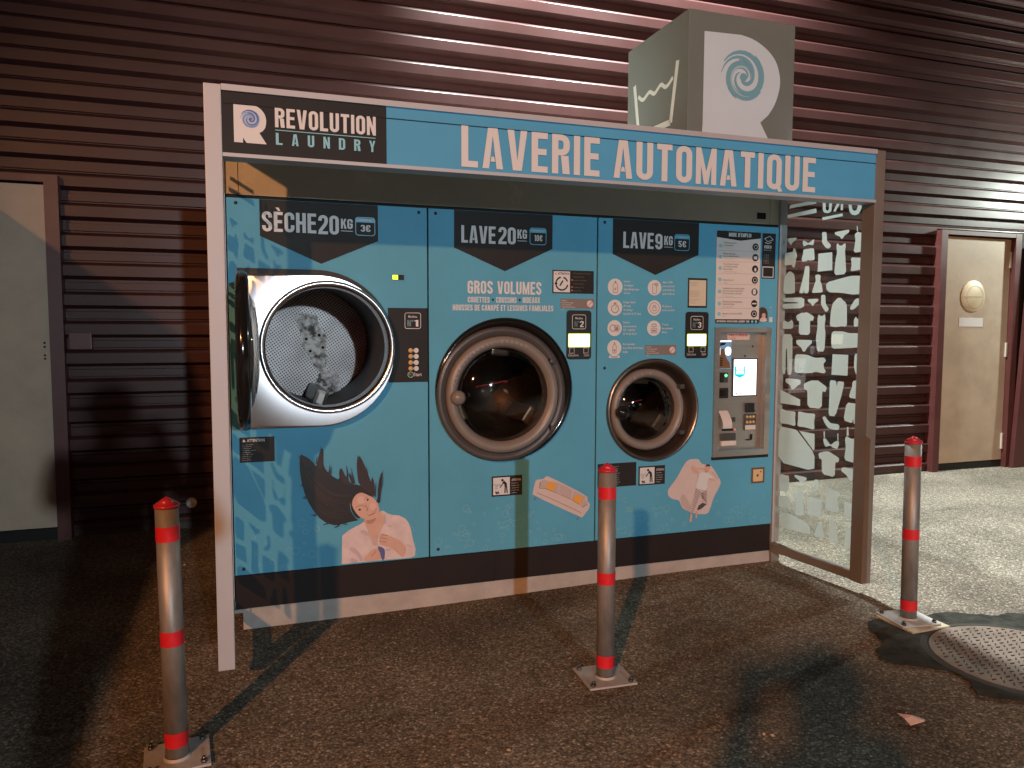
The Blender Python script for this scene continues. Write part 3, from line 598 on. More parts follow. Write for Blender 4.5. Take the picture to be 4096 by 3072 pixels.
SHAPES = [
[(-0.067,2.176),(-0.255,2.176),(-0.259,2.157),(-0.061,2.157)],[(-0.049,2.122),(-0.26,2.13),(-0.263,2.105),(-0.05,2.103)],
[(-0.303,2.162),(-0.323,2.159),(-0.328,2.11),(-0.343,2.106),(-0.348,2.112),(-0.348,2.156),(-0.368,2.151),(-0.366,2.1),(-0.346,2.092),(-0.32,2.097),(-0.306,2.109)],
[(-0.377,2.097),(-0.406,2.145),(-0.426,2.142),(-0.394,2.094)],[(-0.427,2.141),(-0.442,2.139),(-0.442,2.095),(-0.426,2.096)],
[(-0.475,2.134),(-0.497,2.131),(-0.5,2.093),(-0.512,2.082),(-0.528,2.082),(-0.535,2.094),(-0.536,2.121),(-0.561,2.116),(-0.559,2.087),(-0.547,2.064),(-0.524,2.056),(-0.5,2.063),(-0.483,2.082)],
[(-0.576,2.113),(-0.602,2.107),(-0.604,2.06),(-0.578,2.061)],[(-0.303,2.074),(-0.439,2.078),(-0.443,2.063),(-0.307,2.058)],
[(-0.061,1.986),(-0.125,1.982),(-0.116,1.969),(-0.094,1.959),(-0.082,1.941),(-0.073,1.954),(-0.058,1.97)],
[(-0.171,1.961),(-0.188,1.956),(-0.211,1.941),(-0.249,1.962),(-0.253,1.95),(-0.247,1.927),(-0.22,1.932),(-0.21,1.935),(-0.177,1.926),(-0.17,1.944)],
[(-0.305,1.991),(-0.321,1.993),(-0.337,1.988),(-0.34,1.952),(-0.342,1.941),(-0.369,1.917),(-0.366,1.904),(-0.351,1.898),(-0.333,1.906),(-0.307,1.935),(-0.308,1.965)],
[(-0.391,1.983),(-0.485,1.987),(-0.487,1.972),(-0.458,1.958),(-0.446,1.943),(-0.436,1.942),(-0.429,1.954),(-0.396,1.969)],
[(-0.525,1.959),(-0.538,1.966),(-0.543,1.97),(-0.554,1.962),(-0.58,1.961),(-0.59,1.967),(-0.606,1.957),(-0.609,1.945),(-0.6,1.925),(-0.608,1.861),(-0.519,1.86),(-0.529,1.923),(-0.523,1.951)],
[(-0.534,2),(-0.539,1.999),(-0.542,1.973),(-0.536,1.971)],[(-0.591,2),(-0.598,1.999),(-0.598,1.968),(-0.592,1.969)],
[(-0.41,1.92),(-0.418,1.92),(-0.424,1.909),(-0.441,1.905),(-0.454,1.913),(-0.465,1.917),(-0.468,1.903),(-0.464,1.876),(-0.468,1.84),(-0.477,1.751),(-0.397,1.749),(-0.404,1.836),(-0.412,1.867),(-0.407,1.904)],
[(-0.04,1.901),(-0.096,1.903),(-0.102,1.924),(-0.112,1.924),(-0.131,1.878),(-0.12,1.855),(-0.121,1.84),(-0.112,1.809),(-0.096,1.818),(-0.092,1.83),(-0.036,1.829),(-0.037,1.866)],
[(-0.176,1.91),(-0.251,1.911),(-0.255,1.886),(-0.26,1.843),(-0.22,1.843),(-0.212,1.849),(-0.205,1.842),(-0.168,1.841),(-0.165,1.861),(-0.175,1.888)],
[(-0.285,1.876),(-0.38,1.876),(-0.384,1.778),(-0.283,1.776)],
[(-0.503,1.838),(-0.56,1.83),(-0.614,1.838),(-0.605,1.802),(-0.612,1.764),(-0.562,1.767),(-0.503,1.763),(-0.51,1.796)],
[(-0.055,1.781),(-0.081,1.794),(-0.107,1.778),(-0.117,1.76),(-0.122,1.665),(-0.108,1.663),(-0.063,1.661),(-0.033,1.669),(-0.037,1.748)],
[(-0.192,1.814),(-0.224,1.813),(-0.224,1.737),(-0.224,1.66),(-0.193,1.659),(-0.189,1.681),(-0.185,1.66),(-0.153,1.661),(-0.169,1.716),(-0.186,1.773)],
[(-0.268,1.758),(-0.289,1.761),(-0.306,1.753),(-0.305,1.737),(-0.302,1.723),(-0.313,1.708),(-0.323,1.666),(-0.32,1.659),(-0.248,1.659),(-0.251,1.674),(-0.267,1.715),(-0.273,1.729),(-0.268,1.744)],
[(-0.344,1.702),(-0.361,1.715),(-0.389,1.72),(-0.451,1.73),(-0.505,1.739),(-0.558,1.737),(-0.595,1.73),(-0.614,1.714),(-0.617,1.688),(-0.607,1.689),(-0.605,1.71),(-0.59,1.718),(-0.578,1.709),(-0.572,1.69),(-0.577,1.67),(-0.59,1.66),(-0.603,1.666),(-0.607,1.687),(-0.617,1.687),(-0.618,1.674),(-0.604,1.647),(-0.562,1.639),(-0.52,1.639),(-0.47,1.648),(-0.426,1.654),(-0.369,1.657),(-0.348,1.674)],
[(-0.034,1.638),(-0.194,1.637),(-0.193,1.575),(-0.033,1.574),(-0.032,1.604),(-0.145,1.604),(-0.148,1.609),(-0.035,1.616)],
[(-0.216,1.625),(-0.294,1.625),(-0.294,1.613),(-0.269,1.599),(-0.259,1.585),(-0.251,1.587),(-0.245,1.598),(-0.223,1.609)],
[(-0.314,1.646),(-0.342,1.645),(-0.346,1.595),(-0.367,1.571),(-0.364,1.555),(-0.347,1.55),(-0.321,1.581),(-0.313,1.598)],
[(-0.419,1.618),(-0.43,1.625),(-0.449,1.624),(-0.458,1.614),(-0.478,1.6),(-0.488,1.581),(-0.493,1.473),(-0.478,1.468),(-0.461,1.471),(-0.416,1.466),(-0.379,1.471),(-0.382,1.543),(-0.392,1.593)],
[(-0.509,1.572),(-0.542,1.617),(-0.613,1.617),(-0.614,1.587),(-0.564,1.585),(-0.539,1.564),(-0.523,1.557),(-0.511,1.561)],
[(-0.036,1.499),(-0.056,1.504),(-0.072,1.496),(-0.092,1.5),(-0.104,1.511),(-0.118,1.486),(-0.113,1.457),(-0.036,1.455)],
[(-0.135,1.533),(-0.179,1.55),(-0.194,1.547),(-0.213,1.552),(-0.268,1.526),(-0.26,1.501),(-0.24,1.505),(-0.242,1.421),(-0.159,1.423),(-0.16,1.502),(-0.145,1.504)],
[(-0.301,1.539),(-0.31,1.528),(-0.331,1.529),(-0.342,1.541),(-0.349,1.511),(-0.343,1.473),(-0.352,1.431),(-0.347,1.33),(-0.297,1.329),(-0.285,1.402),(-0.295,1.469),(-0.292,1.511)],
[(-0.536,1.504),(-0.548,1.522),(-0.557,1.51),(-0.589,1.509),(-0.606,1.521),(-0.615,1.508),(-0.614,1.47),(-0.537,1.468)],
[(-0.036,1.425),(-0.112,1.425),(-0.117,1.291),(-0.113,1.187),(-0.081,1.186),(-0.074,1.34),(-0.065,1.339),(-0.067,1.19),(-0.041,1.187)],
[(-0.141,1.393),(-0.257,1.393),(-0.259,1.375),(-0.227,1.353),(-0.21,1.326),(-0.194,1.326),(-0.18,1.35),(-0.145,1.368)],
[(-0.395,1.443),(-0.468,1.443),(-0.506,1.433),(-0.597,1.433),(-0.608,1.419),(-0.598,1.41),(-0.596,1.392),(-0.604,1.377),(-0.61,1.359),(-0.493,1.352),(-0.399,1.347),(-0.392,1.385)],
[(-0.137,1.309),(-0.222,1.309),(-0.284,1.292),(-0.349,1.297),(-0.361,1.279),(-0.344,1.261),(-0.348,1.238),(-0.363,1.22),(-0.352,1.207),(-0.293,1.214),(-0.251,1.204),(-0.138,1.199),(-0.134,1.243)],
[(-0.404,1.317),(-0.508,1.316),(-0.508,1.204),(-0.401,1.204)],
[(-0.549,1.325),(-0.585,1.325),(-0.59,1.254),(-0.615,1.215),(-0.612,1.19),(-0.597,1.188),(-0.553,1.23),(-0.546,1.261)],
[(-0.068,1.164),(-0.183,1.164),(-0.185,1.137),(-0.16,1.126),(-0.142,1.107),(-0.116,1.1),(-0.106,1.125),(-0.071,1.14)],
[(-0.207,1.141),(-0.264,1.164),(-0.295,1.164),(-0.309,1.167),(-0.372,1.133),(-0.365,1.104),(-0.341,1.107),(-0.342,1.008),(-0.24,1.007),(-0.236,1.104),(-0.214,1.108)],
[(-0.391,1.174),(-0.434,1.172),(-0.44,1.14),(-0.445,1.171),(-0.49,1.169),(-0.471,1.087),(-0.436,0.975),(-0.39,0.975),(-0.392,1.081)],
[(-0.539,1.165),(-0.547,1.179),(-0.565,1.182),(-0.576,1.168),(-0.574,1.15),(-0.589,1.119),(-0.597,1.088),(-0.585,1.083),(-0.521,1.086),(-0.53,1.124),(-0.54,1.145)],
[(-0.034,1.092),(-0.065,1.084),(-0.185,1.047),(-0.185,1.01),(-0.034,1.013)],
[(-0.508,1.06),(-0.602,1.057),(-0.617,0.953),(-0.559,0.947),(-0.552,0.976),(-0.548,0.95),(-0.49,0.96)],
[(-0.035,0.983),(-0.082,0.972),(-0.153,0.974),(-0.151,0.937),(-0.156,0.888),(-0.098,0.894),(-0.035,0.892)],
[(-0.172,0.979),(-0.235,0.973),(-0.299,0.976),(-0.291,0.933),(-0.296,0.883),(-0.232,0.89),(-0.169,0.889),(-0.173,0.934)],
[(-0.347,0.961),(-0.367,0.97),(-0.392,0.944),(-0.409,0.934),(-0.455,0.935),(-0.466,0.927),(-0.462,0.905),(-0.439,0.901),(-0.393,0.904),(-0.366,0.929)],
[(-0.029,0.874),(-0.16,0.869),(-0.18,0.854),(-0.302,0.748),(-0.303,0.646),(-0.028,0.658)],
[(-0.186,0.864),(-0.297,0.861),(-0.3,0.77),(-0.289,0.768)],
[(-0.359,0.845),(-0.378,0.845),(-0.41,0.812),(-0.442,0.838),(-0.463,0.844),(-0.468,0.827),(-0.457,0.797),(-0.426,0.8),(-0.411,0.81),(-0.377,0.798),(-0.363,0.817)],
[(-0.36,0.883),(-0.368,0.884),(-0.371,0.849),(-0.363,0.848)],[(-0.454,0.883),(-0.46,0.884),(-0.462,0.845),(-0.456,0.844)],
[(-0.505,0.864),(-0.515,0.877),(-0.546,0.865),(-0.578,0.874),(-0.591,0.88),(-0.602,0.864),(-0.593,0.835),(-0.602,0.737),(-0.504,0.744),(-0.512,0.815)],
[(-0.515,0.926),(-0.524,0.927),(-0.53,0.881),(-0.515,0.878)],[(-0.58,0.92),(-0.587,0.921),(-0.591,0.881),(-0.583,0.879)],
[(-0.328,0.755),(-0.375,0.773),(-0.404,0.775),(-0.473,0.748),(-0.466,0.724),(-0.446,0.723),(-0.447,0.638),(-0.357,0.641),(-0.353,0.727),(-0.336,0.724)],
[(-0.492,0.704),(-0.611,0.704),(-0.61,0.679),(-0.576,0.659),(-0.555,0.637),(-0.541,0.644),(-0.521,0.665),(-0.487,0.68)],
[(-0.043,0.581),(-0.063,0.589),(-0.096,0.585),(-0.113,0.59),(-0.12,0.566),(-0.116,0.49),(-0.043,0.483)],
[(-0.158,0.602),(-0.249,0.602),(-0.249,0.585),(-0.219,0.57),(-0.207,0.562),(-0.197,0.573),(-0.161,0.589)],
[(-0.176,0.532),(-0.199,0.524),(-0.227,0.532),(-0.234,0.483),(-0.227,0.452),(-0.239,0.373),(-0.167,0.364),(-0.176,0.442)],
[(-0.304,0.6),(-0.333,0.604),(-0.336,0.553),(-0.313,0.529),(-0.28,0.515),(-0.283,0.533),(-0.309,0.552)],
[(-0.266,0.49),(-0.362,0.495),(-0.36,0.396),(-0.264,0.388)],
[(-0.401,0.57),(-0.47,0.565),(-0.487,0.549),(-0.466,0.521),(-0.486,0.446),(-0.388,0.443),(-0.391,0.516)],
[(-0.516,0.518),(-0.606,0.514),(-0.607,0.436),(-0.514,0.429)],
[(-0.044,0.455),(-0.127,0.467),(-0.133,0.392),(-0.043,0.388)],
[(-0.052,0.348),(-0.098,0.364),(-0.176,0.356),(-0.266,0.337),(-0.288,0.313),(-0.283,0.279),(-0.18,0.271),(-0.051,0.265)],
[(-0.35,0.367),(-0.367,0.371),(-0.374,0.343),(-0.392,0.278),(-0.311,0.274),(-0.333,0.328)],
[(-0.421,0.412),(-0.447,0.413),(-0.473,0.343),(-0.484,0.268),(-0.418,0.27),(-0.421,0.345)],
[(-0.565,0.399),(-0.598,0.383),(-0.611,0.267),(-0.521,0.257),(-0.528,0.357)],
]
for side in ('R', 'L'):
    if side == 'R': PG = lambda a, b, h=0: (3.143 - .112*(a+.6) - h, a, b)
    else: PG = lambda a, b, h=0: (-.020 - h, a, b)
    bm = B(); poly(bm, PG, [(YH+.087, .150), (-.012, .150), (-.012, 2.297), (YH+.087, 2.297)])
    g = obj('glass_panel', bm, M['glass'], kio)
    bm = B()
    for q in SHAPES:
        q = [(min(-.016, max(YH+.090, a)), min(2.29, max(.16, b))) for a, b in q]
        poly(bm, PG, soft_pts(q) if len(q) > 5 else q, -.002)
    obj('frosted_clothes_print', bm, M['frost'], g)

# ------------------------------------------------------------------ cube sign on the roof
cb = thing('cube_sign', 'taupe cube sign with a big swirl letter R standing on the kiosk roof', 'cube sign', (2.37, -.28, 2.346))
CX0, CX1, CY0, CY1, CZ1 = 2.067, 2.6705, -.5817, .0218, 2.9517
bm = B(); box(bm, CX0, CY0, 2.3462, CX1, CY1, CZ1, bev=.003); obj('box', bm, M['cube'], cb)
P = PY(CY0)
bm = B()
pts = [(2.151,2.858),(2.15,2.434),(2.147,2.383),(2.148,2.31),(2.217,2.312),(2.239,2.333),(2.247,2.318),(2.557,2.334),(2.527,2.385),(2.477,2.463)]
bowl = [(2.523,2.503),(2.558,2.552),(2.578,2.606),(2.589,2.659),(2.582,2.711),(2.563,2.76),(2.526,2.801),(2.473,2.834),(2.418,2.856),(2.355,2.865)]
poly(bm, P, [(a, max(2.348, b)) for a, b in pts] + smooth_pts(bowl, 2, False), .0016)
lt = obj('letter', bm, M['cubew'], cb)
bm = B(); swirl(bm, P, 2.372, 2.668, .128, .0024, 0, 0, 1, full=False); obj('swirl_mark', bm, [M['swirl_t'], M['swirl_tl']], cb)
bm = B(); P = PX(CX0)
for pts, t in (([(-0.056,2.75),(-0.102,2.519),(-0.114,2.456)], .030), ([(-0.489,2.744),(-0.432,2.464)], .030), ([(-0.43,2.467),(-0.236,2.472),(-0.128,2.474)], .030)): stroke(bm, P, pts, t, .0016)
wv = smooth_pts([(-0.1,2.681),(-0.149,2.646),(-0.188,2.663),(-0.223,2.676),(-0.268,2.644),(-0.305,2.665),(-0.338,2.679),(-0.376,2.647),(-0.413,2.656),(-0.448,2.677)], 2, False)
stroke(bm, P, wv, .020, .0020)
obj('wash_tub_symbol', bm, mat('pale_green_sign_film', (.68, .82, .84), .4), cb)

# ------------------------------------------------------------------ machines behind the blue fronts
P0 = PY(0)
def front(bm, x0, z0, x1, z1, holes):
    holed(bm, P0, rect(x0, z0, x1, z1), holes, 0)
    for a, b in ((x0, x1),):                       # returned edges
        for x in (x0, x1): bm.faces.new([bm.verts.new(p) for p in ((x, 0, z0), (x, .02, z0), (x, .02, z1), (x, 0, z1))])
    return bm
def badge(par, pts, title, tbox, num, nbox, kgbox, pbox, price):
    bm = B(); poly(bm, P0, pts, .0015); bd = obj('price_badge', bm, M['dark'], par)
    bm = B(); text_c(bm, P0, title, *tbox, h=.003); text_c(bm, P0, num, *nbox, h=.003, gap=.07); text_c(bm, P0, 'KG', *kgbox, h=.003)
    poly(bm, P0, rect(kgbox[0], kgbox[1]-.0125, kgbox[2], kgbox[1]-.0095), .003)
    x0, z0, x1, z1 = pbox
    text_c(bm, P0, price, x0+.024, z0+.018, x1-.022, z1-.036, h=.0045)
    obj('lettering', bm, M['grey_l'], bd)
    bm = B(); stroke(bm, P0, rrect(x0, z0, x1, z1, .014), .0035, .003, True); poly(bm, P0, rect(x0+.002, z1-.024, x1-.002, z1-.004), .0032); text_f(bm, P0, '', 0, 0, .01)
    obj('price_tag', bm, M['pblue'], bd)
    bm = B(); text_f(bm, P0, 'À PARTIR DE', (x0+x1)/2, z1-.018, .009, .0048, align='C', maxw=.07); obj('tag_print', bm, M['grey_l'], bd)
    return bd
def lines(bm, x0, z1, widths, step, t, h, mi=0):
    for i, w in enumerate(widths):
        if w: poly(bm, P0, rect(x0, z1 - i*step - t, x0+w, z1 - i*step), h, mi)
def number_plate(par, x0, z0, x1, z1, n, h=.006):
    bm = B(); stroke(bm, P0, rrect(x0, z0, x1, z1, .010), .0028, h, True)
    np_ = obj('number_plate', bm, M['grey_l'], par)
    bm = B(); text_f(bm, P0, 'Machine', (x0+x1)/2, z1-.024, .0125, h, align='C', maxw=.058, bold=.012)
    text_c(bm, P0, n, x1-.034, z0+.010, x1-.012, z0+.043, h)
    obj('lettering', bm, M['white'], np_)
    bm = B(); text_c(bm, P0, 'N°', x0+.012, z0+.010, x1-.038, z0+.043, h); obj('dim_lettering', bm, mat('teal_grey_print', (.10, .16, .19), .4), np_)

# --- dryer
dry = thing('tumble_dryer', 'tumble dryer with open round door and steel mouth under the SÈCHE 20 KG badge', 'tumble dryer', (.47, 0, .275))
DC = (.445, 1.362)
bm = B(); front(bm, 0, .275, .9405, 2.054, [circ(*DC, .300, 64)]); fp = obj('front_panel', bm, M['blue'], dry)
bm = B()
for x, z in ((.041, 2.031), (.039, .303), (.90, 2.031)): lathe(bm, x, z, [(.0004, -.004), (.006, -.004), (.0085, 0)], 14)
obj('screw', bm, M['black'], fp)
badge(dry, [(.1445, 2.053), (.1445, 1.884), (.421, 1.762), (.6955, 1.881), (.6955, 2.053)], 'SÈCHE', (.155, 1.9055, .401, 1.9985), '20', (.411, 1.9035, .507, 1.994), (.517, 1.934, .573, 1.981), (.587, 1.9055, .680, 1.992), '3€')
def Dshape(x0, cx, cz, r, zlo=None, zhi=None, n=40):
    zlo = cz-r if zlo is None else zlo; zhi = cz+r if zhi is None else zhi
    return [(x0, zlo)] + [(cx + r*math.cos(-PI/2 + PI*k/n), cz + r*math.sin(-PI/2 + PI*k/n)) for k in range(n+1)] + [(x0, zhi)]
bm = B(); pts = Dshape(.040, .393, 1.3545, .378)
holed(bm, P0, pts, [circ(*DC, .300, 64)], .014)
for i in range(len(pts)):
    a, b = pts[i], pts[(i+1) % len(pts)]
    bm.faces.new([bm.verts.new(p) for p in ((a[0], -.014, a[1]), (b[0], -.014, b[1]), (b[0], 0, b[1]), (a[0], 0, a[1]))])
obj('gasket', bm, mat('black_rubber', (.012, .011, .011), .6), dry)
bm = B()
N = 120; Q = 9; cxs, czs, rs_ = .398, 1.3425, .362
def dray(a):
    dx, dz = math.cos(a), math.sin(a); best = 9
    if dx < 0: 
        t = (.048-DC[0])/dx; z = DC[1]+t*dz
        if czs-rs_ <= z <= czs+rs_: best = min(best, t)
    if abs(dz) > 1e-6:
        t = ((czs+rs_ if dz > 0 else czs-rs_) - DC[1])/dz; x = DC[0]+t*dx
        if .048 <= x <= cxs: best = min(best, t)
    ox, oz = DC[0]-cxs, DC[1]-czs; b = ox*dx+oz*dz; c = ox*ox+oz*oz-rs_*rs_; dd = b*b-c
    if dd > 0:
        t = -b+math.sqrt(dd)
        if DC[0]+t*dx >= cxs-1e-4: best = min(best, t)
    return best if best < 9 else .36
rings = []
for k in range(N):
    a = 2*PI*k/N; rb = max(.3185, dray(a)); row = []
    for q in range(Q+1):
        t = q/Q; r = .316 + (rb-.316)*t
        row.append(bm.verts.new((DC[0]+r*math.cos(a), -.052 + .30*(r-.316)**2 + 1.5*(r-.316)**3, DC[1]+r*math.sin(a))))
    row.append(bm.verts.new((row[-1].co.x, -.006, row[-1].co.z))); rings.append(row)
for k in range(N):
    A, Bq = rings[k], rings[(k+1) % N]
    for q in range(Q+1): bm.faces.new((A[q], A[q+1], Bq[q+1], Bq[q]))
obj('steel_surround', bm, M['rsteel'], dry, smooth=True)
bm = B(); lathe(bm, *DC, [(.318, -.044), (.3185, -.060), (.312, -.069), (.302, -.070), (.293, -.062), (.288, -.044), (.287, .055)], 96)
obj('mouth_ring', bm, M['chrome'], dry)
bm = B(); lathe(bm, *DC, [(.287, .055), (.315, .06), (.318, .10), (.318, .88)], 64)
dm = obj('drum', bm, mat('dull_drum_wall', (.035, .030, .027), .5, metal=.3, noise=.15, nscale=5), dry)
bm = B(); disc(bm, *DC, .317, .875, 64); obj('perforated_back', bm, M['drum'], dm)
bm = B(); poly(bm, PY(.875), [(0.349,1.533),(0.411,1.546),(0.469,1.532),(0.48,1.468),(0.526,1.403),(0.517,1.338),(0.524,1.273),(0.511,1.209),(0.587,1.191),(0.598,1.101),(0.613,1.047),(0.56,0.995),(0.476,0.997),(0.477,1.063),(0.451,1.12),(0.48,1.193),(0.445,1.234),(0.407,1.307),(0.377,1.363),(0.37,1.435),(0.352,1.491)], .003); obj('spoke_plate', bm, M['spoke'], dm)
bm = B()
for x, z in [(0.404,1.391),(0.479,1.413),(0.426,1.319),(0.5,1.34)]: lathe(bm, x, z, [(.0185, .003), (.017, -.006), (.009, -.006), (.008, .004)], 20, y=.868)
obj('bolt_ring', bm, M['cream'], dm)
bm = B()
for x, z in [(0.404,1.391),(0.479,1.413),(0.426,1.319),(0.499,1.34),(0.583,1.06)]: disc(bm, x, z, .0085, .862, 16)
obj('bolt_hole', bm, M['seam'], dm)
bm = B(); box(bm, .40, .32, 1.035, .47, .86, 1.13, bev=.02); bmesh.ops.rotate(bm, verts=bm.verts, cent=(.435, .6, 1.08), matrix=Matrix.Rotation(.35, 3, 'Y')); obj('drum_lifter', bm, M['steel_d'], dm)
# open door seen edge on
bm = B(); lathe(bm, 0, 0, [(.0005, -.022), (.20, -.024), (.235, -.03), (.30, -.034), (.33, -.028), (.338, -.01), (.334, .012), (.30, .02), (.262, .014)], 72)
rot = Matrix.Rotation(PI/2, 4, 'Z'); tr = Matrix.Translation((.056, -.372, 1.356))
bmesh.ops.transform(bm, matrix=tr @ rot, verts=bm.verts); dd_ = obj('door', bm, M['blackg'], dry, smooth=True)
bm = B(); lathe(bm, 0, 0, [(.262, .014), (.255, -.03), (.20, -.058), (.10, -.07), (.0005, -.072)], 64)
bmesh.ops.transform(bm, matrix=tr @ rot, verts=bm.verts); obj('door_glass', bm, M['dome'], dd_)
bm = B()
for z in (1.66, 1.05): box(bm, .046, -.055, z-.02, .072, -.005, z+.02, bev=.004)
obj('hinge', bm, M['chrome'], dd_)
bm = B(); box(bm, .062, -.15, 1.30, .074, -.10, 1.345, bev=.004); obj('latch', bm, M['cream'], dd_)
# control strip
bm = B(); poly(bm, P0, [(.740, 1.5555), (.9405, 1.5555), (.9405, 1.183), (.742, 1.183)], .0015); cp = obj('control_panel', bm, M['dark'], dry)
number_plate(cp, .825, 1.453, .905, 1.531, '1', .003)
bm = B()
for z in (1.343, 1.313, 1.282, 1.252): lathe(bm, .853, z, [(.0004, -.008), (.010, -.008), (.012, -.002)], 18)
obj('button', bm, M['yellow'], cp)
bm = B()
for z in (1.343, 1.313, 1.282, 1.252): disc(bm, .881, z, .0125, -.003, 20); poly(bm, P0, rect(.862, z-.004, .872, z+.004), .003)
obj('programme_icon', bm, M['grey_l'], cp)
bm = B(); lathe(bm, .852, 1.221, [(.0004, -.008), (.010, -.008), (.012, -.002)], 18); obj('start_button', bm, M['green'], cp)
bm = B(); text_f(bm, P0, 'Start', .868, 1.213, .019, .003, maxw=.044, bold=.01); stroke(bm, P0, circ(.852, 1.221, .014, 20), .002, .003, True); obj('lettering', bm, M['grey_l'], cp)
bm = B(); box(bm, .763, -.004, 1.694, .822, 0, 1.719); ds = obj('display', bm, M['dark'], dry)
bm = B(); text_c(bm, PY(-.0045), '20', .766, 1.698, .790, 1.7155); poly(bm, PY(-.0042), rect(.7645, 1.696, .7915, 1.7175)); obj('digits', bm, M['digits'], ds)
# black notice and the printed woman
def notice(par, x0, z0, x1, z1, title, rows, seed=1, tx=.012):
    bm = B(); poly(bm, P0, rect(x0, z0, x1, z1), .0015); nt = obj('notice', bm, M['dark'], par)
    bm = B(); r = random.Random(seed); n = rows; top = z1 - (.030 if title else .012); st = (top-z0-.008)/n
    if title:
        poly(bm, P0, [(x0+tx, z1-.022), (x0+tx+.016, z1-.022), (x0+tx+.008, z1-.008)], .003)
        text_f(bm, P0, title, x0+tx+.022, z1-.022, .014, .003, maxw=(x1-x0)*.5, bold=.02)
    words = ['ne pas laisser les enfants', 'sans surveillance près des machines', 'videz les poches du linge', 'ne pas surcharger le tambour', 'séchage interdit pour le caoutchouc', 'retirez le linge dès la fin', 'contactez le service', 'consultez les étiquettes', 'le tambour est chaud']
    for i in range(n): text_f(bm, P0, r.choice(words), x0+tx, top - st*(i+1) + st*.3, st*.42, .003, maxw=(x1-x0-tx*2)*r.uniform(.6, 1))
    obj('lettering', bm, M['grey_l'], nt)
    return nt
notice(dry, .032, .817, .190, .937, 'ATTENTION', 9, 3)
pic = obj('woman_print', poly(B(), P0, [(0.502,0.425),(0.534,0.449),(0.567,0.465),(0.59,0.475),(0.609,0.486),(0.635,0.498),(0.677,0.514),(0.692,0.534),(0.707,0.536),(0.73,0.519),(0.753,0.51),(0.787,0.505),(0.818,0.487),(0.837,0.462),(0.849,0.422),(0.86,0.362),(0.871,0.325),(0.867,0.288),(0.844,0.28),(0.705,0.282),(0.498,0.282)], .0015), M['shirt'], dry)
hair_main = smooth_pts([(0.311,0.848),(0.323,0.832),(0.345,0.826),(0.373,0.794),(0.383,0.776),(0.394,0.829),(0.409,0.87),(0.419,0.863),(0.417,0.81),(0.419,0.774),(0.441,0.743),(0.464,0.723),(0.493,0.706),(0.491,0.752),(0.503,0.769),(0.514,0.738),(0.528,0.707),(0.552,0.681),(0.587,0.676),(0.623,0.658),(0.658,0.613),(0.664,0.582),(0.61,0.629),(0.569,0.62),(0.545,0.591),(0.541,0.555),(0.567,0.51),(0.585,0.496),(0.549,0.493),(0.496,0.482),(0.455,0.481),(0.403,0.511),(0.369,0.556),(0.336,0.618),(0.317,0.679),(0.305,0.751),(0.305,0.81)], 1)
obj('hair', poly(B(), P0, hair_main, .0022), M['hair'], pic)
bm = B()
for k, q in enumerate(([(0.587,0.673),(0.579,0.734),(0.577,0.795),(0.589,0.828),(0.612,0.787),(0.635,0.719),(0.654,0.669),(0.664,0.607),(0.64,0.633)], [(0.677,0.581),(0.683,0.679),(0.701,0.739),(0.705,0.714),(0.696,0.629),(0.688,0.571)], [(0.644,0.657),(0.652,0.715),(0.664,0.686),(0.657,0.619)], [(0.311,0.845),(0.345,0.824),(0.37,0.789),(0.35,0.772),(0.322,0.791)], [(0.386,0.776),(0.396,0.828),(0.412,0.867),(0.418,0.84),(0.411,0.762)], [(0.495,0.715),(0.493,0.749),(0.503,0.768),(0.523,0.72),(0.558,0.675),(0.522,0.683)], [(0.535,0.737),(0.541,0.74),(0.559,0.681),(0.551,0.682)])):
    poly(bm, P0, smooth_pts(q, 1), .0026 + .0001*k)
rs3 = random.Random(12)
spine = [(0.557,0.639),(0.463,0.645),(0.395,0.698),(0.344,0.76),(0.317,0.815)]
low = [(0.555,0.517),(0.479,0.505),(0.409,0.541),(0.348,0.629),(0.316,0.75)]
for k in range(20):
    f = rs3.random(); e = rs3.uniform(.35, 1)
    pts = [(a[0]+(b[0]-a[0])*f, a[1]+(b[1]-a[1])*f) for a, b in zip(spine, low)]
    pts = smooth_pts(pts, 2, False); i0 = int(rs3.uniform(0, .3)*len(pts)); pts = pts[i0:i0+max(5, int(e*len(pts)))]
    stroke(bm, P0, pts, lambda u: .0055*math.sin(PI*min(.99, max(.03, u)))*.8+.0004, .0036+.0001*k)
tips = [(0.316,0.792),(0.35,0.79),(0.39,0.787),(0.408,0.787),(0.441,0.725),(0.499,0.721),(0.528,0.707),(0.558,0.681),(0.593,0.685),(0.611,0.69),(0.635,0.67),(0.65,0.657),(0.664,0.613),(0.686,0.63),(0.682,0.581),(0.321,0.703),(0.336,0.63),(0.381,0.543),(0.432,0.497),(0.484,0.483),(0.52,0.489)]
tops = [(0.307,0.854),(0.326,0.839),(0.394,0.847),(0.412,0.876),(0.454,0.802),(0.494,0.761),(0.524,0.78),(0.541,0.767),(0.582,0.825),(0.594,0.833),(0.63,0.768),(0.658,0.717),(0.669,0.686),(0.703,0.745),(0.709,0.72),(0.302,0.68),(0.314,0.632),(0.346,0.543),(0.403,0.487),(0.461,0.47),(0.511,0.477)]
for k, (a, b) in enumerate(zip(tips, tops)):
    for j in range(3):
        dx, dz = rs3.uniform(-.010, .010), rs3.uniform(-.008, .008); e = rs3.uniform(.55, 1.05)
        q = [(a[0]+dx, a[1]+dz), (a[0]+dx*.6+(b[0]-a[0])*e*.5+rs3.uniform(-.004, .004), a[1]+dz*.6+(b[1]-a[1])*e*.5), (a[0]+(b[0]-a[0])*e+dx*.8, a[1]+(b[1]-a[1])*e)]
        stroke(bm, P0, smooth_pts(q, 2, False), lambda u: .0052*(1-u)**.8+.0003, .0058+.00005*(3*k+j), mi=0)
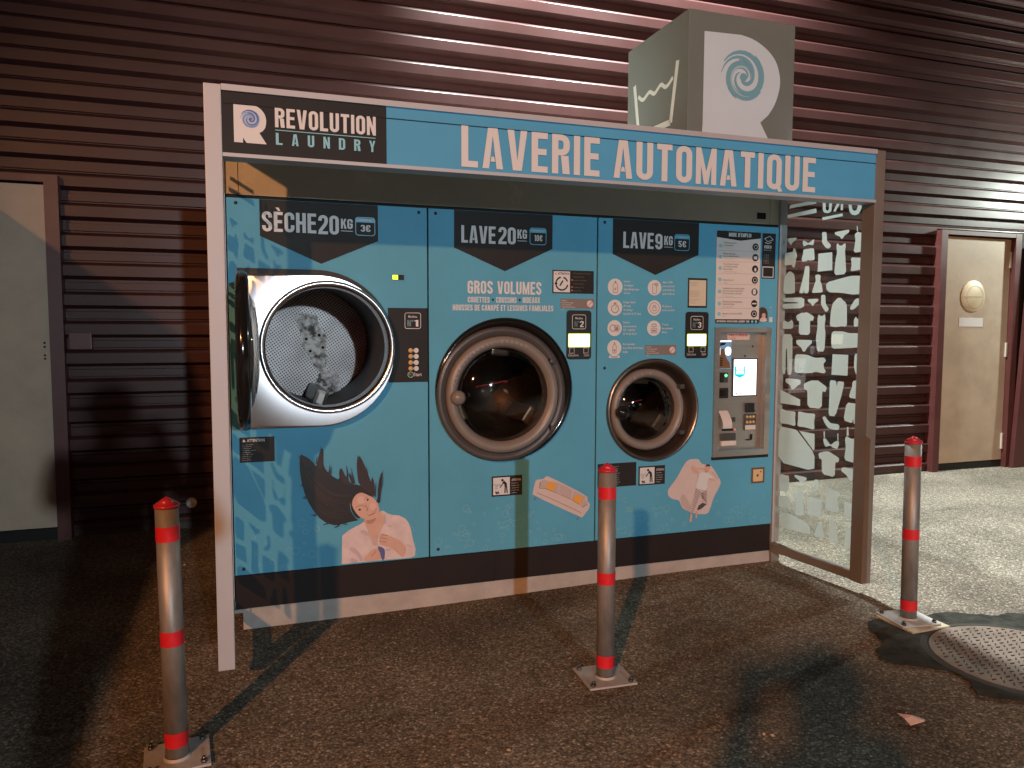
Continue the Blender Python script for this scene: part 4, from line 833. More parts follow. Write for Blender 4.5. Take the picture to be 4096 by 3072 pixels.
obj('hair_strand_pattern', bm, M['hair2'], pic)
bm = B(); poly(bm, P0, smooth_pts([(0.611,0.504),(0.646,0.501),(0.677,0.514),(0.692,0.534),(0.711,0.511),(0.717,0.479),(0.695,0.443),(0.679,0.401),(0.671,0.356),(0.652,0.365),(0.641,0.405),(0.627,0.448),(0.612,0.477)], 1), .0030)
poly(bm, P0, smooth_pts([(0.545,0.6),(0.562,0.633),(0.592,0.646),(0.618,0.633),(0.648,0.614),(0.672,0.591),(0.685,0.559),(0.688,0.528),(0.671,0.503),(0.643,0.496),(0.616,0.499),(0.594,0.507),(0.572,0.522),(0.546,0.562),(0.541,0.582)], 2), .0036)
hand1 = [(0.687,0.408),(0.693,0.42),(0.71,0.418),(0.725,0.41),(0.759,0.394),(0.794,0.372),(0.819,0.346),(0.821,0.318),(0.805,0.284),(0.778,0.31),(0.751,0.338),(0.721,0.35),(0.692,0.363),(0.684,0.38)]
poly(bm, P0, smooth_pts(hand1, 1), .0042); poly(bm, P0, smooth_pts([(0.61,0.303),(0.629,0.325),(0.656,0.345),(0.675,0.348),(0.69,0.311),(0.695,0.285),(0.606,0.284)], 1), .0042)
obj('skin', bm, M['skin'], pic)
bm = B(); poly(bm, P0, smooth_pts([(0.541,0.601),(0.558,0.641),(0.592,0.658),(0.629,0.636),(0.655,0.613),(0.648,0.611),(0.618,0.629),(0.592,0.639),(0.566,0.623),(0.552,0.596),(0.552,0.569),(0.576,0.527),(0.596,0.505),(0.572,0.509),(0.548,0.547)], 1), .0050); obj('fringe', bm, M['hair'], pic)
bm = B()
poly(bm, P0, smooth_pts([(0.614,0.494),(0.646,0.494),(0.673,0.506),(0.661,0.48),(0.631,0.471)], 1), .0034)
stroke(bm, P0, [(0.617,0.572),(0.626,0.556),(0.628,0.544),(0.619,0.545)], lambda u: .006, .0040)
stroke(bm, P0, [(0.569,0.56),(0.583,0.57),(0.602,0.572),(0.615,0.565)], .004, .0041); stroke(bm, P0, [(0.612,0.595),(0.618,0.608),(0.629,0.615)], .004, .0041)
for q in ([(0.689,0.401),(0.706,0.395),(0.725,0.39)], [(0.685,0.382),(0.706,0.378),(0.721,0.374)], [(0.695,0.417),(0.71,0.41),(0.729,0.408)], [(0.644,0.308),(0.659,0.322),(0.669,0.333)]): stroke(bm, P0, q, .0045, .0046)
poly(bm, P0, smooth_pts([(0.548,0.562),(0.565,0.538),(0.594,0.513),(0.616,0.501),(0.594,0.508),(0.568,0.526)], 1), .0039)
obj('skin_shading', bm, M['skin_d'], pic)
bm = B(); poly(bm, P0, smooth_pts([(0.577,0.613),(0.603,0.619),(0.625,0.598),(0.61,0.58),(0.58,0.579)], 2), .0039); poly(bm, P0, smooth_pts([(0.64,0.582),(0.666,0.576),(0.675,0.552),(0.654,0.542),(0.638,0.555)], 2), .0039); obj('skin_highlight', bm, M['skin_l'], pic)
bm = B(); poly(bm, P0, smooth_pts([(0.626,0.523),(0.643,0.527),(0.66,0.534),(0.671,0.555),(0.672,0.541),(0.664,0.524),(0.647,0.518),(0.631,0.517)], 1), .0044); obj('lips', bm, M['lips'], pic)
bm = B(); stroke(bm, P0, [(0.63,0.524),(0.646,0.525),(0.662,0.532),(0.669,0.545)], .0028, .0047); obj('teeth', bm, M['white'], pic)
bm = B()
for q in ([(0.581,0.55),(0.587,0.557),(0.594,0.555),(0.596,0.549),(0.589,0.544)], [(0.623,0.596),(0.628,0.605),(0.635,0.603),(0.634,0.595),(0.628,0.591)]): poly(bm, P0, smooth_pts(q, 1), .0046)
obj('eye', bm, M['eye'], pic)
bm = B(); poly(bm, P0, smooth_pts([(0.676,0.359),(0.705,0.347),(0.714,0.328),(0.709,0.283),(0.696,0.284),(0.69,0.319),(0.679,0.339)], 1), .0048); obj('blue_top', bm, M['navy'], pic)
bm = B()
for k, q in enumerate(([(0.589,0.444),(0.616,0.446),(0.642,0.42),(0.645,0.404),(0.615,0.419),(0.593,0.432)], [(0.533,0.365),(0.566,0.358),(0.588,0.329),(0.603,0.293),(0.591,0.286),(0.573,0.322),(0.547,0.34)], [(0.707,0.527),(0.718,0.51),(0.719,0.472),(0.71,0.465),(0.713,0.495)], [(0.726,0.463),(0.754,0.453),(0.737,0.447)], [(0.817,0.354),(0.852,0.343),(0.856,0.338),(0.821,0.346)], [(0.709,0.333),(0.728,0.339),(0.751,0.336),(0.728,0.327)], [(0.539,0.314),(0.576,0.295),(0.572,0.282),(0.543,0.283)], [(0.668,0.395),(0.675,0.363),(0.664,0.36),(0.649,0.389)])):
    poly(bm, P0, smooth_pts(q, 1), .0049 + .0001*k)
obj('shirt_fold', bm, M['shirt_d'], pic)

# --- printed bubbles along the bottom of the fronts
def bubbles(par, x0, x1, seed, n):
    r = random.Random(seed); bm = B()
    for i in range(n):
        x = r.uniform(x0+.03, x1-.03); z = .295 + (r.random()**1.4)*.22; q = r.choice((.005, .007, .009, .012, .018))
        stroke(bm, P0, circ(x, z, q, 14), .0018, .0004 + .00002*i, True)
    for i in range(3):
        x = r.uniform(x0+.08, x1-.08); z = r.uniform(.30, .42); s = r.uniform(.03, .045)
        stroke(bm, P0, [(x-s, z+s*.6), (x-s*.2, z+s*.25), (x+s*.4, z+s*.6), (x+s, z+s*.4), (x+s*.5, z-s*.4), (x-s*.5, z-s*.3)], .0018, .0006+.0001*i, True)
    o = obj('bubble_pattern', bm, M['bubble'], par); o['kind'] = 'stuff'; return o
bubbles(dry, .04, .93, 5, 34)

# --- big washer
wa = thing('washing_machine', 'large washing machine with grey ball handle under the LAVE 20 KG badge', 'washing machine', (1.415, 0, .275), 'washing machines built into the kiosk')
bm = B(); front(bm, .9485, .275, 1.8790, 2.054, [circ(1.345, 1.115, .318, 64)]); fp = obj('front_panel', bm, M['blue'], wa)
bm = B()
for x, z in ((.985, 2.031), (.990, .310)): lathe(bm, x, z, [(.0004, -.004), (.006, -.004), (.0085, 0)], 14)
obj('screw', bm, M['black'], fp)
badge(wa, [(1.0805, 2.053), (1.0805, 1.864), (1.353, 1.752), (1.619, 1.876), (1.619, 2.053)], 'LAVE', (1.118, 1.8905, 1.301, 1.9785), '20', (1.317, 1.891, 1.412, 1.979), (1.421, 1.9225, 1.474, 1.970), (1.491, 1.8955, 1.582, 1.981), '10€')
bm = B(); text_c(bm, P0, 'GROS VOLUMES', 1.151, 1.6335, 1.557, 1.6995, .0015, gap=.085)
text_c(bm, P0, 'COUETTES', 1.152, 1.588, 1.270, 1.6165, .0015); text_c(bm, P0, 'COUSSINS', 1.305, 1.588, 1.418, 1.6175, .0015); text_c(bm, P0, 'RIDEAUX', 1.452, 1.589, 1.550, 1.619, .0015)
text_c(bm, P0, 'HOUSSES DE CANAPÉ ET LESSIVES FAMILIALES', 1.072, 1.5465, 1.626, 1.5765, .0015)
obj('lettering', bm, M['white'], fp)
bm = B(); disc(bm, 1.288, 1.603, .006, -.0015, 14); disc(bm, 1.435, 1.604, .006, -.0015, 14); obj('dot_print', bm, M['dark'], fp)
def washer_door(par, hc, hr, hprof, hm, sc, sprof, sm, bc, bprof, gc, gprof, dr, knob, km, hinges):
    bm = B(); lathe(bm, *hc, hprof, 80); obj('housing_ring', bm, hm, par)
    if sprof: bm = B(); lathe(bm, *sc, sprof, 80); obj('surround_ring', bm, sm, par)
    bm = B(); lathe(bm, *bc, bprof, 80); dz = obj('door', bm, M['bezel'], par)
    bm = B(); lathe(bm, *gc, gprof, 64); obj('door_glass', bm, M['dome'], dz)
    bm = B(); lathe(bm, knob[0], knob[1], knob[2], 28); obj('handle', bm, km, dz)
    bm = B()
    for x, z in hinges: box(bm, x-.012, -.062, z-.012, x+.014, -.02, z+.012, bev=.003)
    obj('hinge', bm, M['bezel_d'], dz)
    bm = B(); lathe(bm, gc[0], gc[1], [(dr+.03, .04), (dr+.02, .06), (dr+.03, .09), (dr+.03, .42), (.0005, .43)], 48); dm = obj('drum', bm, mat('steel_wash_drum', (.10, .085, .075), .4, metal=.7, noise=.2, nscale=20), par)
    bm = B()
    for k in range(3):
        a = -.6 + k*2*PI/3; x, z = gc[0]+(dr-.005)*math.cos(a), gc[1]+(dr-.005)*math.sin(a)
        b2 = B(); box(b2, -.05, .10, -.03, .05, .38, .03, bev=.012); bmesh.ops.rotate(b2, verts=b2.verts, cent=(0, 0, 0), matrix=Matrix.Rotation(PI/2-a, 3, 'Y')); bmesh.ops.translate(b2, verts=b2.verts, vec=(x, 0, z))
        me = bpy.data.meshes.new('t'); b2.to_mesh(me); b2.free(); bm.from_mesh(me); bpy.data.meshes.remove(me)
    obj('drum_lifter', bm, mat('bronze_lifter', (.42, .30, .21), .35, metal=.7), dm)
washer_door(wa, (1.355, 1.133), .377, [(.377, .002), (.378, -.014), (.370, -.024), (.352, -.022), (.335, -.006), (.318, .01)], M['blackg'],
    (1.333, 1.111), [(.352, -.008), (.354, -.028), (.346, -.036), (.325, -.034), (.305, -.020)], M['bezel_d'],
    (1.332, 1.110), [(.304, -.016), (.305, -.046), (.298, -.060), (.278, -.066), (.258, -.056), (.245, -.032), (.241, .03)],
    (1.345, 1.108), [(.2455, -.030), (.225, -.046), (.19, -.064), (.14, -.080), (.08, -.090), (.0005, -.093)], .235,
    (1.078, 1.104, [(.0004, -.118), (.018, -.115), (.031, -.104), (.038, -.088), (.036, -.070), (.026, -.058)]), M['bezel'], ((1.600, 1.285), (1.605, .925)))
bm = B()
for k, c in enumerate('PROFESSIONAL WASHER'): 
    a = math.radians(166 - k*5.6); 
    if c == ' ': continue
    x, z = 1.332+.278*math.cos(a), 1.110+.278*math.sin(a)
    Q = lambda u, v, h, a=a, x=x, z=z: (x + u*math.sin(a) + v*math.cos(a), -.0672-h, z - u*math.cos(a) + v*math.sin(a))
    text_c(bm, Q, c, -.005, -.008, .005, .008)
obj('embossed_print', bm, mat('faint_door_print', (.30, .28, .27), .4), wa)
def control(par, x0, z0, x1, z1, n, dsp, npl, by):
    bm = B(); b2 = rrect(x0, z0, x1, z1, .018, 6); poly(bm, P0, b2, .004)
    for i in range(len(b2)):
        a, b = b2[i], b2[(i+1) % len(b2)]; bm.faces.new([bm.verts.new(p) for p in ((a[0], -.004, a[1]), (b[0], -.004, b[1]), (b[0], 0, b[1]), (a[0], 0, a[1]))])
    c = obj('control_panel', bm, M['black'], par)
    number_plate(c, *npl, n, .0055)
    bm = B(); holed(bm, P0, rrect(dsp[0]-.005, dsp[1]-.005, dsp[2]+.005, dsp[3]+.005, .006), [rrect(*dsp, .004)], .0055); obj('display_edge', bm, M['screen_edge'], c)
    bm = B(); poly(bm, P0, rrect(*dsp, .004), .0058); obj('display', bm, M['screen'], c)
    for x in by[0]:
        bm = B(); box(bm, x-.011, -.010, by[1]-.011, x+.011, -.004, by[1]+.011, bev=.003); k = obj('button', bm, M['black'], c)
    bm = B()
    for x in by[0]: stroke(bm, P0, rect(x-.014, by[1]-.014, x+.014, by[1]+.014), .0022, .0056, True)
    text_f(bm, P0, 'Sélection', x0+.010, z0+.016, .015, .0056, maxw=.070); text_f(bm, P0, 'Start', x1-.012, z0+.016, .015, .0056, maxw=.040, align='R')
    obj('lettering', bm, M['grey_l'], c)
control(wa, 1.703, 1.2885, 1.849, 1.553, '2', (1.7165, 1.358, 1.837, 1.424), (1.736, 1.453, 1.815, 1.529), ((1.734, 1.817), 1.336))
def pictogram_sign(par, x0, z0, x1, z1):
    """white square with a bending figure by a washing drum, black text block beside it"""
    bm = B(); poly(bm, P0, rect(x0, z0, x1, z1), .0015); s = obj('pictogram_notice', bm, M['dark'], par)
    w = (z1-z0)*.86; m = (z1-z0)*.07; a0, b0 = x0+m, z0+m
    bm = B(); poly(bm, P0, rect(a0, b0, a0+w, b0+w), .003); obj('white_field', bm, M['white'], s)
    bm = B(); g = lambda pts: [(a0+u*w, b0+v*w) for u, v in pts]
    stroke(bm, P0, g([(.70, .08), (.72, .45)]), w*.07, .0042); stroke(bm, P0, g([(.84, .08), (.80, .45)]), w*.07, .0043); stroke(bm, P0, g([(.76, .42), (.74, .62), (.60, .76)]), w*.15, .0044)
    stroke(bm, P0, g([(.62, .72), (.50, .55), (.40, .42)]), w*.055, .0045); poly(bm, P0, circ(a0+.55*w, b0+.84*w, w*.075, 14), .0046)
    stroke(bm, P0, g([(.16, .06), (.30, .14), (.36, .06)]), w*.06, .0042); poly(bm, P0, circ(a0+.16*w, b0+.17*w, w*.05, 12), .0046); stroke(bm, P0, g([(.20, .12), (.32, .20)]), w*.05, .0047)
    stroke(bm, P0, g([(.02, .62), (.45, .62)]), w*.014, .0042); stroke(bm, P0, g([(.02, .55), (.45, .55)]), w*.014, .0042)
    stroke(bm, P0, g([(.15, .36), (.15, .50), (.24, .50), (.24, .36)]), w*.018, .0042, True)
    obj('figure_print', bm, M['dark'], s)
    bm = B(); xx = a0+w+m*1.4; text_f(bm, P0, 'ATTENTION', xx, z1-m*4.0, m*1.6, .003, maxw=x1-xx-m, bold=.02)
    for i, t in enumerate(('Ne pas laisser', 'les enfants jouer', 'avec la machine', 'ni monter dans', 'le tambour')): text_f(bm, P0, t, xx, z1-m*(5.9+1.7*i), m*.8, .003, maxw=x1-xx-m)
    obj('lettering', bm, M['grey_l'], s)
pictogram_sign(wa, 1.281, .566, 1.452, .674)
def drum_sign(par, x0, z0, x1, z1):
    bm = B(); poly(bm, P0, rect(x0, z0, x1, z1), .0015); s = obj('drum_notice', bm, M['dark'], par)
    h = z1-z0; w = h*.82
    bm = B(); poly(bm, P0, rect(x0+.006, z0+.006, x0+w, z1-.006), .003); obj('white_field', bm, M['white'], s)
    cx, cz = x0+.003+w/2, z0+h*.42
    bm = B()
    for a0, a1 in ((20, 75), (100, 165), (195, 350)): stroke(bm, P0, [(cx + .034*math.cos(math.radians(a0+(a1-a0)*k/12)), cz + .034*math.sin(math.radians(a0+(a1-a0)*k/12))) for k in range(13)], .008, .0042)
    poly(bm, P0, circ(cx-.034, cz, .008, 12), .0045); text_f(bm, P0, 'ATTENTION', cx-.024, z1-.024, .012, .0042, maxw=.066, bold=.02)
    stroke(bm, P0, [(cx-.012, cz-.012), (cx+.006, cz+.016)], .008, .0043)
    obj('figure_print', bm, M['dark'], s)
    bm = B(); poly(bm, P0, [(cx-.042, z1-.024), (cx-.028, z1-.024), (cx-.035, z1-.012)], .0042)
    for i in (2, 4, 5): disc(bm, x0+w+.012, z1-.014-i*.0185, .0035, -.003, 10)
    obj('warning_mark', bm, M['orange'], s)
    bm = B()
    for i, t in enumerate(('Ne forcez jamais la porte du lave-linge', 'Attendez la fin du cycle', 'Fermez la porte en poussant', 'Vérifiez le verrouillage', 'Ne mettez pas de tapis', 'Pas plus de 20 kg')): text_f(bm, P0, t, x0+w+.020, z1-.018-i*.0185, .006, .003, maxw=x1-x0-w-.03)
    obj('lettering', bm, M['grey_m'], s)
drum_sign(wa, 1.620, 1.643, 1.862, 1.766)
def small_grey(par, x0, z0, x1, z1):
    bm = B(); poly(bm, P0, rect(x0, z0, x1, z1), .0015); s = obj('grey_sticker', bm, M['grey_m'], par)
    bm = B(); n = 5
    for i, t in enumerate(('Attention :', 'ne pas mettre de tapis', 'ou de couvertures', 'd\'animaux dans la machine', 'merci')): text_f(bm, P0, t, x0+.005, z1-.013-i*.0115, .0068, .003, maxw=(x1-x0)*(.3, .62, .42, .78, .35)[i], bold=.02)
    obj('lettering', bm, M['grey_l'], s)
    bm = B(); c = (x1-.024, (z0+z1)/2); stroke(bm, P0, circ(*c, .0195, 24), .004, .003, True); stroke(bm, P0, [(c[0]-.014, c[1]-.014), (c[0]+.014, c[1]+.014)], .004, .0031)
    obj('ban_sign', bm, mat('faded_red_print', (.48, .20, .17), .45), s)
    bm = B(); disc(bm, *c, .0175, -.0022, 24); stroke(bm, P0, [(c[0]-.010, c[1]+.004), (c[0]+.012, c[1]+.006)], .004, .0026); obj('ban_field', bm, M['grey_l'], s)
small_grey(wa, 1.668, 1.563, 1.864, 1.615)
# sofa print
so = obj('sofa_print', poly(B(), P0, smooth_pts([(1.513,0.574),(1.526,0.629),(1.534,0.641),(1.557,0.642),(1.575,0.643),(1.587,0.655),(1.603,0.657),(1.841,0.529),(1.832,0.51),(1.859,0.475),(1.809,0.415),(1.8,0.413),(1.512,0.559)], 1), .0015), M['sofa'], wa)
bm = B(); poly(bm, P0, [(1.584,0.64),(1.603,0.628),(1.672,0.615),(1.658,0.562),(1.64,0.567),(1.58,0.592)], .0025); poly(bm, P0, [(1.677,0.61),(1.747,0.571),(1.735,0.521),(1.661,0.561)], .0025); poly(bm, P0, [(1.756,0.568),(1.832,0.525),(1.818,0.509),(1.78,0.49),(1.74,0.519)], .0025); obj('backrest_cushion', bm, M['sofa_d'], so)
bm = B(); poly(bm, P0, smooth_pts([(1.6,0.63),(1.64,0.621),(1.647,0.601),(1.633,0.569),(1.608,0.578),(1.587,0.59)], 1), .0038); poly(bm, P0, smooth_pts([(1.766,0.543),(1.808,0.531),(1.806,0.51),(1.783,0.487),(1.759,0.504),(1.745,0.521)], 1), .0038); obj('yellow_cushion', bm, M['cush'], so)
bm = B(); poly(bm, P0, smooth_pts([(1.559,0.635),(1.58,0.642),(1.596,0.628),(1.589,0.594),(1.569,0.591),(1.553,0.605)], 1), .0042); poly(bm, P0, smooth_pts([(1.799,0.506),(1.83,0.51),(1.837,0.488),(1.811,0.47),(1.792,0.473)], 1), .0042); obj('grey_cushion', bm, M['cushg'], so)
bm = B()
for q, t in (([(1.537,0.571),(1.562,0.559),(1.622,0.53),(1.712,0.485),(1.798,0.44)], .0022), ([(1.548,0.595),(1.585,0.59),(1.64,0.566),(1.738,0.519),(1.79,0.486)], .002), ([(1.555,0.629),(1.552,0.597)], .003), ([(1.806,0.47),(1.835,0.486)], .003)): stroke(bm, P0, q, t, .0047)
stroke(bm, P0, [(1.533,0.546),(1.519,0.529)], .004, .0012); stroke(bm, P0, [(1.783,0.417),(1.774,0.401)], .004, .0012)
obj('seam', bm, M['sofa_l'], so)
bubbles(wa, .95, 1.87, 11, 46)

# --- small washer and pay section
wb_ = thing('washing_machine', 'smaller washing machine with black knob handle under the LAVE 9 KG badge', 'washing machine', (2.2, 0, .275), 'washing machines built into the kiosk')
bm = B(); front(bm, 1.8870, .275, 3.0630, 2.054, [circ(2.230, .998, .276, 64), rect(2.668, .741, 2.982, 1.432)]); fp = obj('front_panel', bm, M['blue'], wb_)
bm = B()
for x, z in ((1.925, 2.031), (1.933, 1.238)): lathe(bm, x, z, [(.0004, -.004), (.006, -.004), (.0085, 0)], 14)
obj('screw', bm, M['black'], fp)
badge(wb_, [(1.974, 2.053), (1.974, 1.862), (2.24, 1.755), (2.5165, 1.875), (2.5165, 2.053)], 'LAVE', (2.037, 1.8975, 2.225, 1.9855), '9', (2.236, 1.897, 2.281, 1.9835), (2.292, 1.9225, 2.346, 1.973), (2.359, 1.8965, 2.454, 1.9845), '5€')
washer_door(wb_, (2.235, .997), .291, [(.290, .002), (.292, -.016), (.285, -.026), (.274, -.022), (.262, .008), (.250, .030), (.240, .050), (.228, .056)], mat('polished_dark_bowl', (.26, .21, .18), .30, metal=.95),
    None, None, None,
    (2.204, 1.000), [(.228, .05), (.230, -.004), (.222, -.018), (.206, -.024), (.190, -.014), (.178, .012), (.174, .05)],
    (2.204, 1.003), [(.179, .010), (.165, -.002), (.135, -.018), (.09, -.030), (.04, -.036), (.0005, -.037)], .17,
    (2.020, .994, [(.0004, -.085), (.022, -.083), (.034, -.074), (.038, -.058), (.036, -.036), (.026, -.016)]), M['blackg'], ((2.39, 1.13), (2.395, .87)))
bm = B()
for k, c in enumerate('WASHER'):
    a = math.radians(160 - k*14); x, z = 2.204+.206*math.cos(a), 1.0+.206*math.sin(a)
    Q = lambda u, v, h, a=a, x=x, z=z: (x + u*math.sin(a) + v*math.cos(a), -.0250-h, z - u*math.cos(a) + v*math.sin(a))
    text_c(bm, Q, c, -.0055, -.009, .0055, .009)
obj('embossed_print', bm, MATS['faint_door_print'], wb_)
control(wb_, 2.439, 1.2865, 2.590, 1.552, '3', (2.4535, 1.3605, 2.5725, 1.4225), (2.472, 1.451, 2.553, 1.5265), ((2.476, 2.556), 1.337))
bm = B(); poly(bm, P0, rect(2.451, 1.575, 2.5785, 1.7435), .0015); nt = obj('small_notice', bm, M['dark'], wb_)
bm = B(); poly(bm, P0, rect(2.459, 1.586, 2.570, 1.7325), .003); nf = obj('notice_paper', bm, mat('buff_paper', (.58, .55, .45), .6), nt)
bm = B()
for i, t in enumerate(('Règlement du service', 'merci de respecter', 'ces consignes', '', '', 'Rechargez votre carte', 'directement à la borne', 'de paiement ou en ligne', 'service disponible 7j/7', '', 'de 7 heures à 22 heures', 'toute l\'année', 'bonne lessive')):
    if t: text_f(bm, P0, t, 2.464, 1.717-i*.0098, .0058, .0042, maxw=.10)
obj('lettering', bm, M['txtgrey'], nf)
# service icons and their captions
IC = [(1.992, 1.684, .045, ('Lessive', 'écologique', 'hypoallergénique', 'incluse')), (2.2365, 1.684, .043, ('Alerte SMS', 'pour prévenir', 'avant la fin du', 'cycle (option)')),
      (1.9915, 1.570, .044, ('Lavage rapide', '(30 min)', 'et séchage', '(à partir de 10 min)')), (2.2365, 1.571, .043, ('Machines à', 'accès sécurisé')),
      (1.991, 1.458, .044, ('Service', 'consommateur', '7J/7 - 24H/24', '09 70 82 32 47')), (2.236, 1.458, .043, ('Moyens', 'de paiement', 'divers')),
      (1.991, 1.349, .0435, ('Assouplissant', 'et produits désinfectants', 'inclus'))]
bm = B()
for k, (x, z, r, tx) in enumerate(IC):
    disc(bm, x, z, r, -.0015, 40)
    n = len(tx); z0 = z + (n*.0215)/2 - .017
    for i, t in enumerate(tx): text_f(bm, P0, t, x+r+.008, z0 - i*.0213, .0125, .0015, maxw=(.105 if len(t) < 17 else .128), bold=.012)
poly(bm, P0, rrect(1.958, 1.293, 2.025, 1.307, .006), .0017)
obj('service_icon', bm, M['white'], fp)
bm = B(); t_ = .003
def ico(i): return IC[i][0], IC[i][1]
x, z = ico(0); stroke(bm, P0, [(x-.013, z-.032), (x-.014, z+.008), (x-.006, z+.022), (x+.006, z+.022), (x+.014, z+.008), (x+.013, z-.032)], t_, .003, True); poly(bm, P0, rect(x-.004, z+.024, x+.004, z+.033), .003); stroke(bm, P0, [(x-.004, z-.018), (x+.004, z-.004)], .006, .0032)
x, z = ico(1); stroke(bm, P0, rrect(x-.013, z-.032, x+.011, z+.020, .003), t_, .003, True); stroke(bm, P0, rect(x+.002, z+.012, x+.020, z+.024), t_, .0034, True)
x, z = ico(2); stroke(bm, P0, circ(x, z-.006, .022, 24), .0045, .003, True); poly(bm, P0, rect(x-.008, z+.021, x+.008, z+.028), .003); stroke(bm, P0, [(x, z-.006), (x+.010, z+.004)], t_, .0034)
x, z = ico(3); stroke(bm, P0, circ(x, z, .030, 28), t_, .003, True); stroke(bm, P0, rect(x-.011, z-.015, x+.011, z+.004), t_, .0032, True); stroke(bm, P0, [(x-.007, z+.006), (x-.007, z+.014), (x+.007, z+.014), (x+.007, z+.006)], t_, .0034)
x, z = ico(4); stroke(bm, P0, circ(x-.011, z, .018, 22), .004, .003, True); stroke(bm, P0, circ(x+.014, z, .017, 22), .003, .0034, True); poly(bm, P0, circ(x+.013, z-.004, .010, 14), .0036); poly(bm, P0, circ(x+.018, z+.008, .004, 10), .0036)
x, z = ico(5); poly(bm, P0, rect(x-.012, z-.019, x+.012, z-.010), .003); stroke(bm, P0, rect(x-.018, z-.026, x+.018, z-.003), t_, .0032, True); stroke(bm, P0, [(x-.015, z+.010), (x-.010, z+.022), (x+.010, z+.024), (x+.015, z+.012), (x, z+.006)], .004, .003, True)
x, z = ico(6); stroke(bm, P0, [(x-.010, z-.028), (x-.011, z+.008), (x-.004, z+.020), (x+.004, z+.020), (x+.011, z+.008), (x+.010, z-.028)], t_, .003, True); poly(bm, P0, rect(x-.003, z+.022, x+.003, z+.032), .003); poly(bm, P0, circ(x, z-.014, .006, 12), .003); poly(bm, P0, rect(1.970, 1.2975, 2.012, 1.302), .003)
obj('icon_drawing', bm, mat('icon_line_print', (.30, .22, .21), .45), fp)
small_grey(wb_, 2.184, 1.308, 2.380, 1.363)
notice(wb_, 1.897, .571, 2.137, .705, None, 9, 8, tx=.10)
pictogram_sign(wb_, 2.152, .568, 2.322, .677)
# the sleeper on a duvet
mp_ = obj('sleeper_print', poly(B(), P0, smooth_pts([(2.473,0.699),(2.526,0.702),(2.549,0.695),(2.56,0.672),(2.587,0.664),(2.621,0.661),(2.648,0.634),(2.681,0.585),(2.701,0.553),(2.686,0.519),(2.652,0.466),(2.631,0.404),(2.616,0.368),(2.539,0.374),(2.496,0.39),(2.445,0.411),(2.43,0.439),(2.416,0.468),(2.377,0.473),(2.349,0.492),(2.34,0.522),(2.356,0.546),(2.402,0.597),(2.445,0.669)], 1), .0015), M['sofa'], wb_)
bm = B(); poly(bm, P0, smooth_pts([(2.424,0.48),(2.443,0.505),(2.466,0.479),(2.496,0.427),(2.491,0.392),(2.451,0.413),(2.433,0.444)], 1), .0024); stroke(bm, P0, [(2.543,0.613),(2.543,0.583),(2.538,0.554),(2.525,0.512)], lambda u: .008*(1-u*.6), .0025); stroke(bm, P0, [(2.634,0.618),(2.655,0.596),(2.679,0.575)], .010, .0026); obj('duvet_fold', bm, M['sofa_d'], mp_)
bm = B(); poly(bm, P0, smooth_pts([(2.551,0.618),(2.582,0.621),(2.614,0.611),(2.646,0.582),(2.629,0.573),(2.606,0.579),(2.605,0.507),(2.525,0.525),(2.538,0.564)], 1), .0030); obj('white_shirt', bm, M['white'], mp_)
bm = B(); poly(bm, P0, smooth_pts([(2.496,0.663),(2.522,0.659),(2.528,0.641),(2.551,0.623),(2.543,0.611),(2.514,0.617),(2.495,0.636)], 1), .0040); poly(bm, P0, smooth_pts([(2.584,0.648),(2.593,0.655),(2.622,0.653),(2.625,0.641),(2.608,0.619),(2.594,0.613),(2.582,0.621)], 1), .0042); poly(bm, P0, smooth_pts([(2.609,0.582),(2.623,0.583),(2.667,0.568),(2.661,0.563),(2.624,0.568)], 1), .0044); stroke(bm, P0, [(2.53,0.646),(2.559,0.64),(2.582,0.638)], .008, .0038)
poly(bm, P0, [(2.495,0.382),(2.508,0.376),(2.503,0.331),(2.489,0.33)], .0040); poly(bm, P0, [(2.528,0.392),(2.543,0.391),(2.537,0.349),(2.529,0.352)], .0041); obj('skin', bm, M['skin'], mp_)
bm = B(); poly(bm, P0, smooth_pts([(2.586,0.652),(2.601,0.667),(2.619,0.662),(2.623,0.651),(2.604,0.653)], 1), .0048); obj('hair', bm, M['eye'], mp_)
bm = B(); stroke(bm, P0, [(2.592,0.624),(2.602,0.623)], .006, .0050); obj('beard', bm, M['skin_d'], mp_)
bm = B(); poly(bm, P0, [(2.527,0.527),(2.604,0.509),(2.607,0.431),(2.564,0.402),(2.542,0.396),(2.536,0.401),(2.575,0.441),(2.57,0.477),(2.554,0.49),(2.535,0.434),(2.508,0.379),(2.494,0.385),(2.496,0.427),(2.517,0.48)], .0046); obj('striped_trousers', bm, M['stripe_l'], mp_)
bm = B()
for i in range(12):
    u = i/11; a = (840-120*u + 6, 810+540*u); b = (1000-250*u*1.02, 835+540*u)
    q = [(a[0], a[1]), (b[0], b[1])]
    def mm(p, o=(2640, 1820), s=1659/280): return p
    STR = [(2.527,0.525),(2.497,0.385),(2.602,0.507),(2.602,0.437),(2.562,0.495),(2.511,0.383),(2.571,0.471),(2.572,0.444)]
    A0, A1, B0, B1, C0, C1, D0, D1 = STR
    le = lambda p, r, t: (p[0]+(r[0]-p[0])*t, p[1]+(r[1]-p[1])*t)
    stroke(bm, P0, [le(A0, A1, u), le(C0, C1, u)], .0026, .0052)
    if i < 8: stroke(bm, P0, [le(C0, D0, i/7), le(B0, B1, i/7)], .0026, .0053)
poly(bm, P0, [(2.575,0.439),(2.604,0.429),(2.564,0.403),(2.543,0.397),(2.54,0.402),(2.547,0.423)], .0054)
obj('trouser_stripe_pattern', bm, M['stripe'], mp_)
bubbles(wb_, 1.9, 3.05, 21, 52)
bm = B(); holed(bm, P0, rrect(2.911, .532, 3.003, .626, .004), [rrect(2.921, .542, 2.993, .616, .003)], .006)
